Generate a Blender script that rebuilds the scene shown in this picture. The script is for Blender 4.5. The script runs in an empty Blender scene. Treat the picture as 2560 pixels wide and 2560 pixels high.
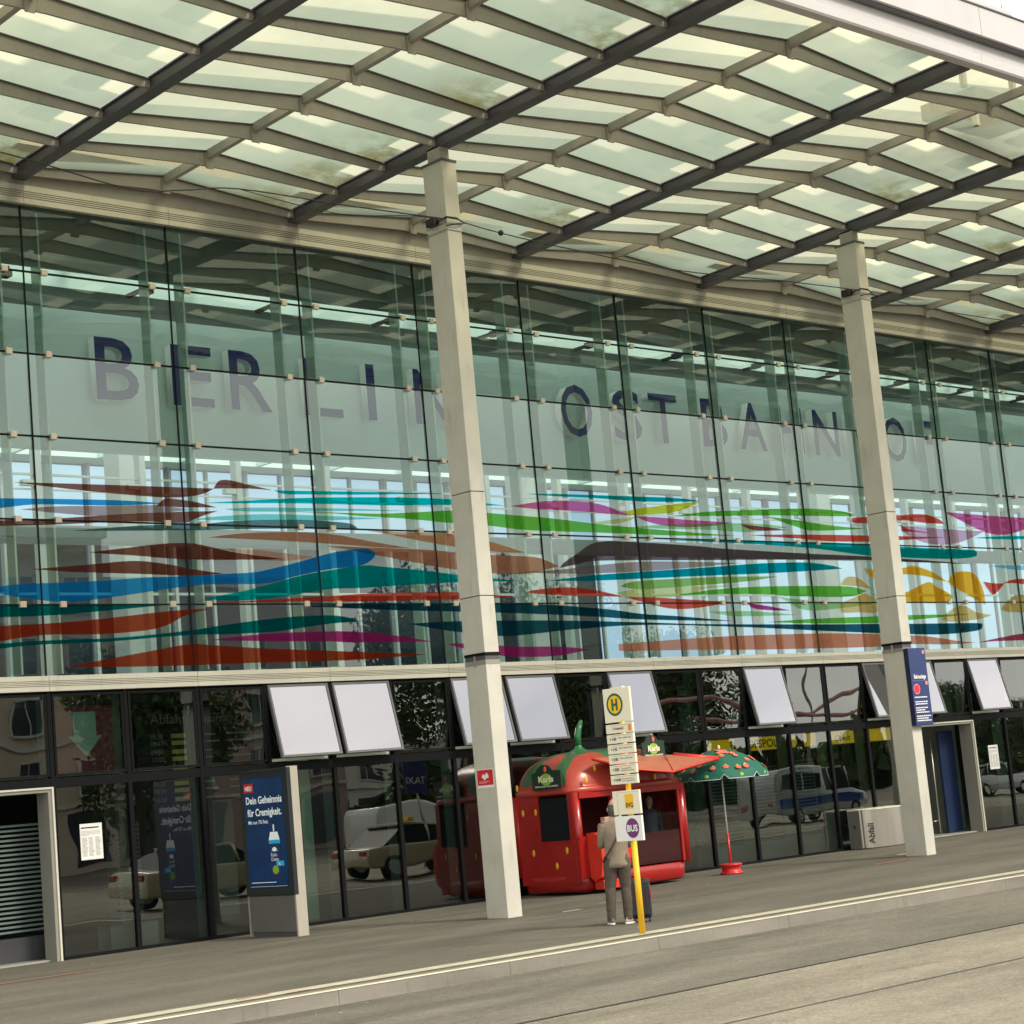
import bpy, bmesh, math, random
from mathutils import Vector, Matrix, Euler
R=math.radians; PI=math.pi
random.seed(7)
SC=bpy.context.scene
COL=SC.collection
# ------------------------------------------------------------------ camera
cd=bpy.data.cameras.new('camera'); cam=bpy.data.objects.new('camera',cd); COL.objects.link(cam); SC.camera=cam
cd.sensor_width=36; cd.lens=4911.24/2560*36; cd.clip_start=.1; cd.clip_end=2000
YAW,PITCH,ROLL=0.75288467,0.14098593,-0.09072829
fw=Vector((math.sin(YAW)*math.cos(PITCH),math.cos(YAW)*math.cos(PITCH),math.sin(PITCH)))
rt=Vector((math.cos(YAW),-math.sin(YAW),0)); up=rt.cross(fw)
cr,sr=math.cos(ROLL),math.sin(ROLL)
rt,up=cr*rt+sr*up,-sr*rt+cr*up
mw=Matrix((rt,up,-fw)).transposed().to_4x4(); mw.translation=Vector((-15.830,-28.080,1.970)); cam.matrix_world=mw
# ------------------------------------------------------------------ sky and sun
SUN_EL,SUN_AZ=R(40),R(158)     # azimuth clockwise from +Y
w=bpy.data.worlds.new('World'); SC.world=w; w.use_nodes=True
nt=w.node_tree; N=nt.nodes; Lk=nt.links; N.clear()
out=N.new('ShaderNodeOutputWorld'); bg=N.new('ShaderNodeBackground'); bg.inputs[1].default_value=.1
sky=N.new('ShaderNodeTexSky'); sky.sky_type='NISHITA'; sky.sun_disc=False; sky.sun_elevation=SUN_EL; sky.sun_rotation=SUN_AZ
tc=N.new('ShaderNodeTexCoord'); mp=N.new('ShaderNodeMapping'); mp.inputs['Scale'].default_value=(1,1,2.6)
nz=N.new('ShaderNodeTexNoise'); nz.inputs['Scale'].default_value=2.3; nz.inputs['Detail'].default_value=7; nz.inputs['Roughness'].default_value=.55
rp=N.new('ShaderNodeValToRGB'); rp.color_ramp.elements[0].position=.36; rp.color_ramp.elements[0].color=(.7,.7,.7,1); rp.color_ramp.elements[1].position=.58; rp.color_ramp.elements[1].color=(1,1,1,1)
nz2=N.new('ShaderNodeTexNoise'); nz2.inputs['Scale'].default_value=4.1; nz2.inputs['Detail'].default_value=6
rc=N.new('ShaderNodeValToRGB'); rc.color_ramp.elements[0].position=.3; rc.color_ramp.elements[0].color=(9.5,9.6,9.3,1); rc.color_ramp.elements[1].position=.68; rc.color_ramp.elements[1].color=(14.2,13.6,12.0,1)
mx=N.new('ShaderNodeMix'); mx.data_type='RGBA'
Lk.new(tc.outputs['Generated'],mp.inputs[0]); Lk.new(mp.outputs[0],nz.inputs[0]); Lk.new(mp.outputs[0],nz2.inputs[0])
Lk.new(nz.outputs[0],rp.inputs[0]); Lk.new(nz2.outputs[0],rc.inputs[0])
Lk.new(rp.outputs[0],mx.inputs['Factor']); Lk.new(sky.outputs[0],mx.inputs['A']); Lk.new(rc.outputs[0],mx.inputs['B'])
Lk.new(mx.outputs['Result'],bg.inputs[0]); Lk.new(bg.outputs[0],out.inputs[0])
sl=bpy.data.lights.new('sun','SUN'); sl.energy=2.2; sl.angle=R(16); sl.color=(1,.92,.77)
so=bpy.data.objects.new('sun',sl); COL.objects.link(so)
sd=Vector((math.sin(SUN_AZ)*math.cos(SUN_EL),math.cos(SUN_AZ)*math.cos(SUN_EL),math.sin(SUN_EL)))
so.rotation_euler=sd.to_track_quat('Z','Y').to_euler(); so.location=(0,-30,40)
vs=SC.view_settings; vs.view_transform='Standard'; vs.look='None'; vs.exposure=.62; vs.gamma=1; vs.use_curve_mapping=False
SC.cycles.max_bounces=10; SC.cycles.transparent_max_bounces=24; SC.cycles.glossy_bounces=4; SC.cycles.diffuse_bounces=4; SC.cycles.transmission_bounces=6
SC.cycles.use_denoising=True; SC.cycles.sample_clamp_indirect=6

# ------------------------------------------------------------------ materials
MT={}
def nodes(name):
    m=bpy.data.materials.new(name); m.use_nodes=True; n=m.node_tree.nodes; n.clear(); MT[name]=m
    o=n.new('ShaderNodeOutputMaterial'); return m,n,m.node_tree.links,o
def pm(name,col,rough=.6,metal=0,var=.12,scale=3.,bump=0.,bscale=60.,spec=.5,emit=None,es=0,stretch=(1,1,1),dirt=0,coat=0,speck=0):
    """painted / solid surface with a little mottling of its own"""
    m,n,l,o=nodes(name); p=n.new('ShaderNodeBsdfPrincipled'); l.new(p.outputs[0],o.inputs[0])
    p.inputs['Roughness'].default_value=rough; p.inputs['Metallic'].default_value=metal; p.inputs['Specular IOR Level'].default_value=spec
    p.inputs['Coat Weight'].default_value=coat
    tc=n.new('ShaderNodeTexCoord'); mp=n.new('ShaderNodeMapping'); mp.inputs['Scale'].default_value=stretch; l.new(tc.outputs['Object'],mp.inputs[0])
    nz=n.new('ShaderNodeTexNoise'); nz.inputs['Scale'].default_value=scale; nz.inputs['Detail'].default_value=6; nz.inputs['Roughness'].default_value=.62; l.new(mp.outputs[0],nz.inputs[0])
    r=n.new('ShaderNodeValToRGB'); r.color_ramp.elements[0].position=.3; r.color_ramp.elements[1].position=.7
    r.color_ramp.elements[0].color=tuple(c*(1-var) for c in col[:3])+(1,); r.color_ramp.elements[1].color=tuple(min(1,c*(1+var)) for c in col[:3])+(1,)
    l.new(nz.outputs[0],r.inputs[0]); last=r.outputs[0]
    if dirt:
        n2=n.new('ShaderNodeTexNoise'); n2.inputs['Scale'].default_value=scale*2.7; n2.inputs['Detail'].default_value=9; n2.inputs['Roughness'].default_value=.7
        mp2=n.new('ShaderNodeMapping'); mp2.inputs['Scale'].default_value=(1.6,1.6,.35); l.new(tc.outputs['Object'],mp2.inputs[0]); l.new(mp2.outputs[0],n2.inputs[0])
        r2=n.new('ShaderNodeValToRGB'); r2.color_ramp.elements[0].position=.56; r2.color_ramp.elements[1].position=.78; r2.color_ramp.elements[0].color=(0,0,0,1); r2.color_ramp.elements[1].color=(dirt,)*3+(1,)
        l.new(n2.outputs[0],r2.inputs[0]); mx=n.new('ShaderNodeMix'); mx.data_type='RGBA'; l.new(r2.outputs[0],mx.inputs['Factor']); l.new(last,mx.inputs['A']); mx.inputs['B'].default_value=(col[0]*.3,col[1]*.27,col[2]*.22,1); last=mx.outputs['Result']
    if speck:
        def mixn(last,scale,lo,hi,a,b,kind='MULTIPLY',detail=3,st=(1,1,1)):
            q=n.new('ShaderNodeMapping'); q.inputs['Scale'].default_value=st; l.new(tc.outputs['Object'],q.inputs[0])
            z=n.new('ShaderNodeTexNoise'); z.inputs['Scale'].default_value=scale; z.inputs['Detail'].default_value=detail; z.inputs['Roughness'].default_value=.7; l.new(q.outputs[0],z.inputs[0])
            r=n.new('ShaderNodeValToRGB'); r.color_ramp.elements[0].position=lo; r.color_ramp.elements[1].position=hi; r.color_ramp.elements[0].color=(a,a,a,1); r.color_ramp.elements[1].color=(b,b,b,1); l.new(z.outputs[0],r.inputs[0])
            x=n.new('ShaderNodeMix'); x.data_type='RGBA'; x.blend_type=kind; x.inputs['Factor'].default_value=1; l.new(last,x.inputs['A']); l.new(r.outputs[0],x.inputs['B']); return x.outputs['Result']
        last=mixn(last,34,.32,.68,1-speck,1+speck)                        # aggregate
        last=mixn(last,7,.30,.70,.86,1.12,detail=5)
        last=mixn(last,.33,.40,.62,1.14,.80,detail=6,st=(.5,1.7,1))          # large worn and stained areas
        last=mixn(last,1.7,.60,.70,1.,.62,detail=8,st=(.25,1.6,1))           # dark streaks along the traffic
        vo=n.new('ShaderNodeTexVoronoi'); vo.inputs['Scale'].default_value=1.6; l.new(tc.outputs['Object'],vo.inputs[0])
        lt=n.new('ShaderNodeMath'); lt.operation='LESS_THAN'; lt.inputs[1].default_value=.045; l.new(vo.outputs['Distance'],lt.inputs[0])
        x=n.new('ShaderNodeMix'); x.data_type='RGBA'; l.new(lt.outputs[0],x.inputs['Factor']); l.new(last,x.inputs['A']); x.inputs['B'].default_value=(col[0]*.45,col[1]*.45,col[2]*.45,1); last=x.outputs['Result']
    l.new(last,p.inputs['Base Color'])
    if bump:
        nb=n.new('ShaderNodeTexNoise'); nb.inputs['Scale'].default_value=bscale; nb.inputs['Detail'].default_value=5; l.new(tc.outputs['Object'],nb.inputs[0])
        b=n.new('ShaderNodeBump'); b.inputs['Strength'].default_value=bump; b.inputs['Distance'].default_value=.02; l.new(nb.outputs[0],b.inputs['Height']); l.new(b.outputs[0],p.inputs['Normal'])
    if emit: p.inputs['Emission Color'].default_value=(*emit,1); p.inputs['Emission Strength'].default_value=es
    return m
def glass(name,tint,ior=1.9,gain=1.,wav=.02,wscale=.7,rough=0.,base=0.):
    m,n,l,o=nodes(name)
    t=n.new('ShaderNodeBsdfTransparent'); t.inputs[0].default_value=(*tint,1)
    g=n.new('ShaderNodeBsdfGlossy'); g.inputs['Roughness'].default_value=rough; g.inputs[0].default_value=(.90,.90,1.,1) if name=='hopper_glass' else (.92,1.,.97,1) if name=='facade_glass' else (.93,.97,.95,1)
    f=n.new('ShaderNodeFresnel'); f.inputs[0].default_value=ior
    mm=n.new('ShaderNodeMath'); mm.operation='MULTIPLY_ADD'; mm.inputs[1].default_value=gain; mm.inputs[2].default_value=base; mm.use_clamp=True; l.new(f.outputs[0],mm.inputs[0])
    tc=n.new('ShaderNodeTexCoord'); nz=n.new('ShaderNodeTexNoise'); nz.inputs['Scale'].default_value=wscale; nz.inputs['Detail'].default_value=1; l.new(tc.outputs['Object'],nz.inputs[0])
    b=n.new('ShaderNodeBump'); b.inputs['Strength'].default_value=1; b.inputs['Distance'].default_value=wav; l.new(nz.outputs[0],b.inputs['Height']); l.new(b.outputs[0],g.inputs['Normal'])
    x=n.new('ShaderNodeMixShader'); l.new(mm.outputs[0],x.inputs[0]); l.new(t.outputs[0],x.inputs[1]); l.new(g.outputs[0],x.inputs[2]); l.new(x.outputs[0],o.inputs[0]); return m
def film(name,col,dens=.45):
    m,n,l,o=nodes('film_'+name)
    t=n.new('ShaderNodeBsdfTransparent'); t.inputs[0].default_value=(*[min(1,c**.6) for c in col],1)
    d=n.new('ShaderNodeBsdfDiffuse'); d.inputs[0].default_value=(*col,1)
    tr=n.new('ShaderNodeBsdfTranslucent'); tr.inputs[0].default_value=(*col,1)
    a=n.new('ShaderNodeMixShader'); a.inputs[0].default_value=.5; l.new(d.outputs[0],a.inputs[1]); l.new(tr.outputs[0],a.inputs[2])
    x=n.new('ShaderNodeMixShader'); x.inputs[0].default_value=dens; l.new(t.outputs[0],x.inputs[1]); l.new(a.outputs[0],x.inputs[2]); l.new(x.outputs[0],o.inputs[0]); return m
def roofglass(name,right):
    """fritted canopy glass: density mask by pane UV, thinner in sharp-edged areas, denser in a right-pane band, algae at the low corner"""
    m,n,l,o=nodes(name)
    uv=n.new('ShaderNodeUVMap'); uv.uv_map='UV'; sp=n.new('ShaderNodeSeparateXYZ'); l.new(uv.outputs[0],sp.inputs[0])
    def mth(op,a,b=None,c=None):
        k=n.new('ShaderNodeMath'); k.operation=op; k.use_clamp=False
        for i,v in enumerate((a,b,c)):
            if v is None: continue
            if isinstance(v,(int,float)): k.inputs[i].default_value=v
            else: l.new(v,k.inputs[i])
        return k.outputs[0]
    U,V=sp.outputs[0],sp.outputs[1]
    def sstep(x,a,b):
        k=n.new('ShaderNodeMapRange'); k.interpolation_type='SMOOTHSTEP'; k.inputs[1].default_value=a; k.inputs[2].default_value=b; l.new(x,k.inputs[0]); return k.outputs[0]
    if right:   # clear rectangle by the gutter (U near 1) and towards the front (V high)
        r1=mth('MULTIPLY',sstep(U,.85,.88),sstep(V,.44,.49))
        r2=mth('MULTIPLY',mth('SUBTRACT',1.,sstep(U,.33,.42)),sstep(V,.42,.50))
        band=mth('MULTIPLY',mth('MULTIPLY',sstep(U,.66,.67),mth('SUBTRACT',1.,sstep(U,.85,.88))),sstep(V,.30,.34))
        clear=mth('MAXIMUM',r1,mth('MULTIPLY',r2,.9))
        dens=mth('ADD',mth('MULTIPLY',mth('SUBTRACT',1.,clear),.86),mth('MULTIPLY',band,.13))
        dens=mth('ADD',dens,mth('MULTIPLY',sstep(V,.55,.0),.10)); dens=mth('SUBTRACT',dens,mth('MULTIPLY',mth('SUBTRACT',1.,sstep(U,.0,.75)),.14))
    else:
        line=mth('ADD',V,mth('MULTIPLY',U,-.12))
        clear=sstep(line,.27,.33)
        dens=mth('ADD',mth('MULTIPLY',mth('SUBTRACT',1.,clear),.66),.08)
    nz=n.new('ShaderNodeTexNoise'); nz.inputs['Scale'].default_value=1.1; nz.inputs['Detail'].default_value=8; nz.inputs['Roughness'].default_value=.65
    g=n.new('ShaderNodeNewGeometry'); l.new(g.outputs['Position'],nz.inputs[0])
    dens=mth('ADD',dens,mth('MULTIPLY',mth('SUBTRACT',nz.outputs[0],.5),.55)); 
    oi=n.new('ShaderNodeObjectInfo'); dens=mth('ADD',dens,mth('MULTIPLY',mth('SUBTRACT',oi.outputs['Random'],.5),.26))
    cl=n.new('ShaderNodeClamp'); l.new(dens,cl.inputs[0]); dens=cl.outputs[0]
    t=n.new('ShaderNodeBsdfTransparent'); t.inputs[0].default_value=(.70,.69,.50,1)
    tr=n.new('ShaderNodeBsdfTranslucent'); df=n.new('ShaderNodeBsdfDiffuse')
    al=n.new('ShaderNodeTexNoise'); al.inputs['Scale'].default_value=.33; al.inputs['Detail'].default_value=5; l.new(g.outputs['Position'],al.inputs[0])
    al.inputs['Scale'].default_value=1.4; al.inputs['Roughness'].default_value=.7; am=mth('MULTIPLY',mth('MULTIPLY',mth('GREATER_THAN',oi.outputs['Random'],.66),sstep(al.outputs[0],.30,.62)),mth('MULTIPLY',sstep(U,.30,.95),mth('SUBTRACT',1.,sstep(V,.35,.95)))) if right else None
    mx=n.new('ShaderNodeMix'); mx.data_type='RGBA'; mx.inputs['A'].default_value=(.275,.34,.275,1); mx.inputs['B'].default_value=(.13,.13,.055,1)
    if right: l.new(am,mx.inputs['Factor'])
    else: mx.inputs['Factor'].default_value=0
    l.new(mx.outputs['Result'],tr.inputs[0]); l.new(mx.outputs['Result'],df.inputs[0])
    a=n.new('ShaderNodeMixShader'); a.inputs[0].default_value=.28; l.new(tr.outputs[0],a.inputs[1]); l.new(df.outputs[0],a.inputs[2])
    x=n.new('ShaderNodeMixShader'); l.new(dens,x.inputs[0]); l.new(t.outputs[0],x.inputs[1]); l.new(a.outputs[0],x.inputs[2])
    gl=n.new('ShaderNodeBsdfGlossy'); gl.inputs['Roughness'].default_value=.12
    y=n.new('ShaderNodeMixShader'); fr=n.new('ShaderNodeFresnel'); fr.inputs[0].default_value=1.35; l.new(fr.outputs[0],y.inputs[0]); l.new(x.outputs[0],y.inputs[1]); l.new(gl.outputs[0],y.inputs[2])
    l.new(y.outputs[0],o.inputs[0]); return m
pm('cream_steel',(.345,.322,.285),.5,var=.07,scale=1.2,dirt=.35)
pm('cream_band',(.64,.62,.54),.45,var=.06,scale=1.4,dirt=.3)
pm('pillar_paint',(.53,.515,.455),.55,var=.09,scale=1.5,bump=.05,bscale=40,dirt=.5)
pm('beam_dark',(.085,.083,.088),.5,var=.12,scale=1.5,dirt=.3)
pm('white_fascia',(.50,.49,.49),.35,var=.04,scale=.8,dirt=.15)
pm('black_metal',(.005,.006,.007),.6,var=.1,spec=.15)
pm('rubber',(.018,.02,.02),.6)
pm('hopper_frame',(.13,.13,.14),.35,var=.08)
pm('clip_steel',(.50,.44,.36),.4,metal=.3,var=.08)
pm('fin_green0',(.30,.38,.33),.25,var=.05)
def finglass():
    m,n,l,o=nodes('fin_green'); t=n.new('ShaderNodeBsdfTransparent'); t.inputs[0].default_value=(.75,.88,.80,1); d=n.new('ShaderNodeBsdfPrincipled'); d.inputs['Base Color'].default_value=(.50,.58,.52,1); d.inputs['Roughness'].default_value=.2
    x=n.new('ShaderNodeMixShader'); x.inputs[0].default_value=.60; l.new(t.outputs[0],x.inputs[1]); l.new(d.outputs[0],x.inputs[2]); l.new(x.outputs[0],o.inputs[0])
finglass()
pm('fin_lower',(.50,.66,.55),.3,var=.05)
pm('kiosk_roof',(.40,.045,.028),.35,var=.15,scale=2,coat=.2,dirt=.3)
pm('fin_edge',(.82,.86,.74),.3,var=.03)
pm('letter_blue',(.008,.018,.17),.35,var=.05)
pm('letter_side',(.72,.72,.70),.5,var=.03)
pm('hall_white',(.66,.75,.73),.7,var=.03,scale=.6)
pm('hall_grey',(.33,.35,.345),.7,var=.06,scale=.7)
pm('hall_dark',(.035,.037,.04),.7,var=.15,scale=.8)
pm('hall_floor',(.34,.34,.32),.3,var=.1,scale=1)
pm('mint_panel',(.42,.62,.48),.4,var=.04)
pm('top_band_shaded',(.40,.39,.34),.5,var=.06,scale=1.4,dirt=.4)  # darker copy of the cream cladding, shade put into the colour
pm('parapet_shaded',(.27,.258,.225),.6,var=.08,scale=1.3,dirt=.4)  # parapet cream darkened likewise, shade put into the colour
pm('portal_grey',(.27,.262,.23),.45,var=.06,dirt=.2)
pm('navy_panel',(.015,.03,.085),.35,var=.08)
pm('white_paper',(.80,.80,.78),.6,var=.02)
pm('ink',(.03,.03,.035),.6)
pm('ink_grey',(.30,.30,.31),.6)
pm('asphalt',(.150,.136,.108),.9,var=.22,scale=.9,bump=.5,bscale=90,stretch=(.45,1.3,1),dirt=.25,speck=.34)
pm('pavement_asphalt',(.118,.106,.084),.9,var=.2,scale=.7,bump=.4,bscale=110,stretch=(.4,1.4,1),dirt=.25,speck=.34)
pm('lane_concrete',(.225,.200,.152),.85,var=.2,scale=.8,bump=.4,bscale=80,stretch=(.3,1.2,1),dirt=.2,speck=.34)
pm('kerb_stone',(.21,.193,.165),.8,var=.22,scale=2.2,bump=.3,bscale=60,stretch=(.3,1,1),dirt=.5)
pm('kerb_edge',(.55,.50,.38),.6,var=.15,scale=4)
pm('line_paint',(.46,.425,.32),.7,var=.2,scale=4,dirt=.45)
pm('seam',(.085,.078,.066),.9)
pm('patch_white',(.5,.47,.38),.8,var=.2,scale=9,dirt=.5)
pm('patch_red',(.42,.15,.10),.8,var=.3,scale=9,dirt=.7)
pm('kiosk_red',(.33,.010,.008),.3,var=.2,scale=2,coat=.3,dirt=.35)
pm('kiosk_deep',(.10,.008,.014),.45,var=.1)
pm('kiosk_green',(.035,.12,.045),.35,var=.15,scale=3,coat=.3)
pm('stem_green',(.02,.16,.055),.3,var=.15,scale=4,coat=.3)
pm('seed_yellow',(.75,.42,.02),.4)
pm('awning_top',(.42,.13,.075),.5,var=.08)
pm('awning_edge',(.62,.035,.02),.35)
pm('sign_dark_green',(.012,.035,.022),.5)
pm('lime',(.25,.52,.04),.5)
pm('stop_yellow',(.80,.46,.012),.4,var=.05,dirt=.15)
pm('stop_cream',(.80,.75,.60),.45,var=.03)
pm('stop_white',(.80,.80,.78),.45,var=.03)
pm('stop_green',(.008,.11,.04),.45)
pm('sign_amber',(.85,.50,.01),.45)
pm('bus_purple',(.16,.025,.15),.45)
pm('orange_paint',(.80,.28,.02),.5)
pm('sign_navy',(.018,.035,.15),.35,var=.08,scale=4)
pm('sign_navy_dark',(.008,.014,.05),.35)
pm('sign_red',(.60,.02,.025),.45)
pm('pink_logo',(.75,.25,.30),.5)
pm('steel',(.52,.49,.44),.32,metal=.75,var=.08,scale=2,stretch=(3,3,.3))
pm('bin_top',(.72,.72,.60),.4)
pm('umbrella_green',(.008,.12,.085),.7,var=.1)
pm('berry',(.80,.13,.10),.7)
pm('berry_leaf',(.35,.60,.08),.7)
pm('hem_white',(.6,.75,.7),.7)
pm('white_pole',(.70,.68,.62),.4)
pm('red_paint',(.60,.02,.02),.35,var=.1)
pm('poster_blue',(.003,.028,.095),.25,var=.4,scale=2.2,emit=(.004,.045,.17),es=.08)
pm('poster_white',(.72,.78,.78),.3,emit=(.6,.7,.72),es=.2)
pm('poster_cyan',(.02,.35,.60),.3,emit=(.02,.35,.6),es=.15)
pm('ad_frame',(.022,.028,.030),.3,var=.1)
pm('ad_base',(.13,.128,.118),.5,var=.08,dirt=.3)
pm('ad_strip',(.40,.37,.32),.4,var=.05,dirt=.2)
pm('police_yellow',(.85,.55,.01),.4,emit=(.85,.5,.01),es=.22)
pm('blind',(.13,.18,.165),.5,var=.05)
pm('board_black',(.015,.016,.02),.3)
pm('board_text',(.22,.23,.21),.5,emit=(.35,.36,.33),es=.03)
pm('board_yellow',(.45,.42,.10),.5,emit=(.45,.42,.1),es=.04)
pm('arrow_red',(.07,.012,.015),.5,emit=(.07,.012,.015),es=.2)
pm('arrow_mint',(.24,.36,.29),.5,emit=(.3,.46,.36),es=.05)
pm('skin',(.48,.27,.18),.55,var=.08,scale=14)
pm('hair_dark',(.018,.014,.012),.6,var=.3,scale=40)
pm('hair_grey',(.085,.070,.058),.6,var=.35,scale=40)
pm('shirt_tan',(.235,.187,.140),.85,var=.12,scale=6,bump=.6,bscale=9)
pm('trousers_brown',(.075,.060,.046),.85,var=.15,scale=6,bump=.6,bscale=10)
pm('dark_cloth',(.03,.035,.05),.85,var=.15,scale=6)
pm('shoe_brown',(.14,.09,.065),.7)
pm('shoe_beige',(.36,.28,.21),.7)
pm('sole',(.75,.73,.70),.6)
pm('strap_brown',(.055,.022,.018),.5)
pm('suitcase',(.010,.011,.014),.45,var=.2)
pm('facade_beige',(.50,.43,.34),.8,var=.1,scale=.5,dirt=.3)
pm('facade_rose',(.36,.28,.24),.8,var=.1,scale=.5,dirt=.3)
pm('facade_white',(.50,.50,.46),.8,var=.06,scale=.5,dirt=.2)
pm('window_dark',(.03,.04,.05),.12,spec=.8)
pm('bark',(.06,.045,.03),.9,var=.3,scale=6)
pm('leaf_a',(.028,.062,.014),.6,var=.5,scale=1.1)
pm('leaf_b',(.075,.105,.022),.6,var=.5,scale=1.3)
pm('car_beige',(.50,.45,.30),.2,var=.03,coat=1)
pm('car_white',(.70,.71,.72),.2,var=.03,coat=1)
pm('car_silver',(.45,.46,.48),.25,metal=.3,var=.03,coat=1)
pm('car_blue',(.01,.04,.30),.25,coat=1)
pm('car_glass',(.012,.015,.018),.45,spec=.08)
pm('tyre',(.012,.012,.012),.8)
pm('chrome',(.55,.55,.55),.25,metal=.9)
pm('lamp_white',(.8,.8,.75),.2)
pm('lamp_red',(.4,.02,.01),.2)
pm('pink_tube',(.45,.20,.19),.4)
pm('cable_black',(.012,.012,.013),.5)
pm('concrete',(.26,.255,.24),.8,var=.1,scale=1,dirt=.3)
glass('facade_glass',(.70,.88,.82),ior=1.95,gain=1.0,wav=.0012,wscale=.55)
glass('lower_glass',(.60,.76,.70),ior=1.75,gain=1.85,wav=.0045,wscale=.8)
glass('hopper_glass',(.35,.42,.42),ior=2.2,gain=1.75,wav=.0012,wscale=.7,base=.12)
glass('kiosk_glass',(.75,.78,.78),ior=1.4,gain=.8,wav=.001)
glass('far_glass',(.36,.45,.60),ior=1.4,gain=.7,wav=.001)
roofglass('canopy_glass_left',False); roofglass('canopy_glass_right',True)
FC=dict(rust=(.17,.045,.03),blue=(.01,.22,.62),rose=(.36,.23,.23),slate=(.07,.14,.14),cyan=(.0,.42,.46),pale_cyan=(.15,.55,.52),green=(.10,.42,.03),teal=(.0,.27,.29),
 pink=(.62,.08,.30),yellow=(.60,.60,.02),pale_yellow=(.62,.62,.25),pale_green=(.33,.58,.25),crimson=(.40,.04,.09),red=(.62,.05,.03),pale_pink=(.60,.30,.45),mauve=(.10,.065,.075),
 pale_mauve=(.34,.24,.24),salmon=(.48,.20,.13),orange_pale=(.60,.26,.14),pale_salmon=(.70,.42,.34),dark_teal=(.0,.11,.12),rust_red=(.36,.035,.012),magenta=(.38,.02,.16),navy=(.004,.045,.075),
 coral=(.62,.19,.11),teal_blue=(.0,.20,.28),olive_green=(.22,.42,.08),orange=(.80,.34,.01),pale_orange=(.68,.42,.14),pale_blue=(.20,.52,.80))
for k,v in FC.items(): film(k,tuple(min(.95,c*1.08) for c in v),.20 if k.startswith('pale') or k=='rose' else .31)

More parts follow.
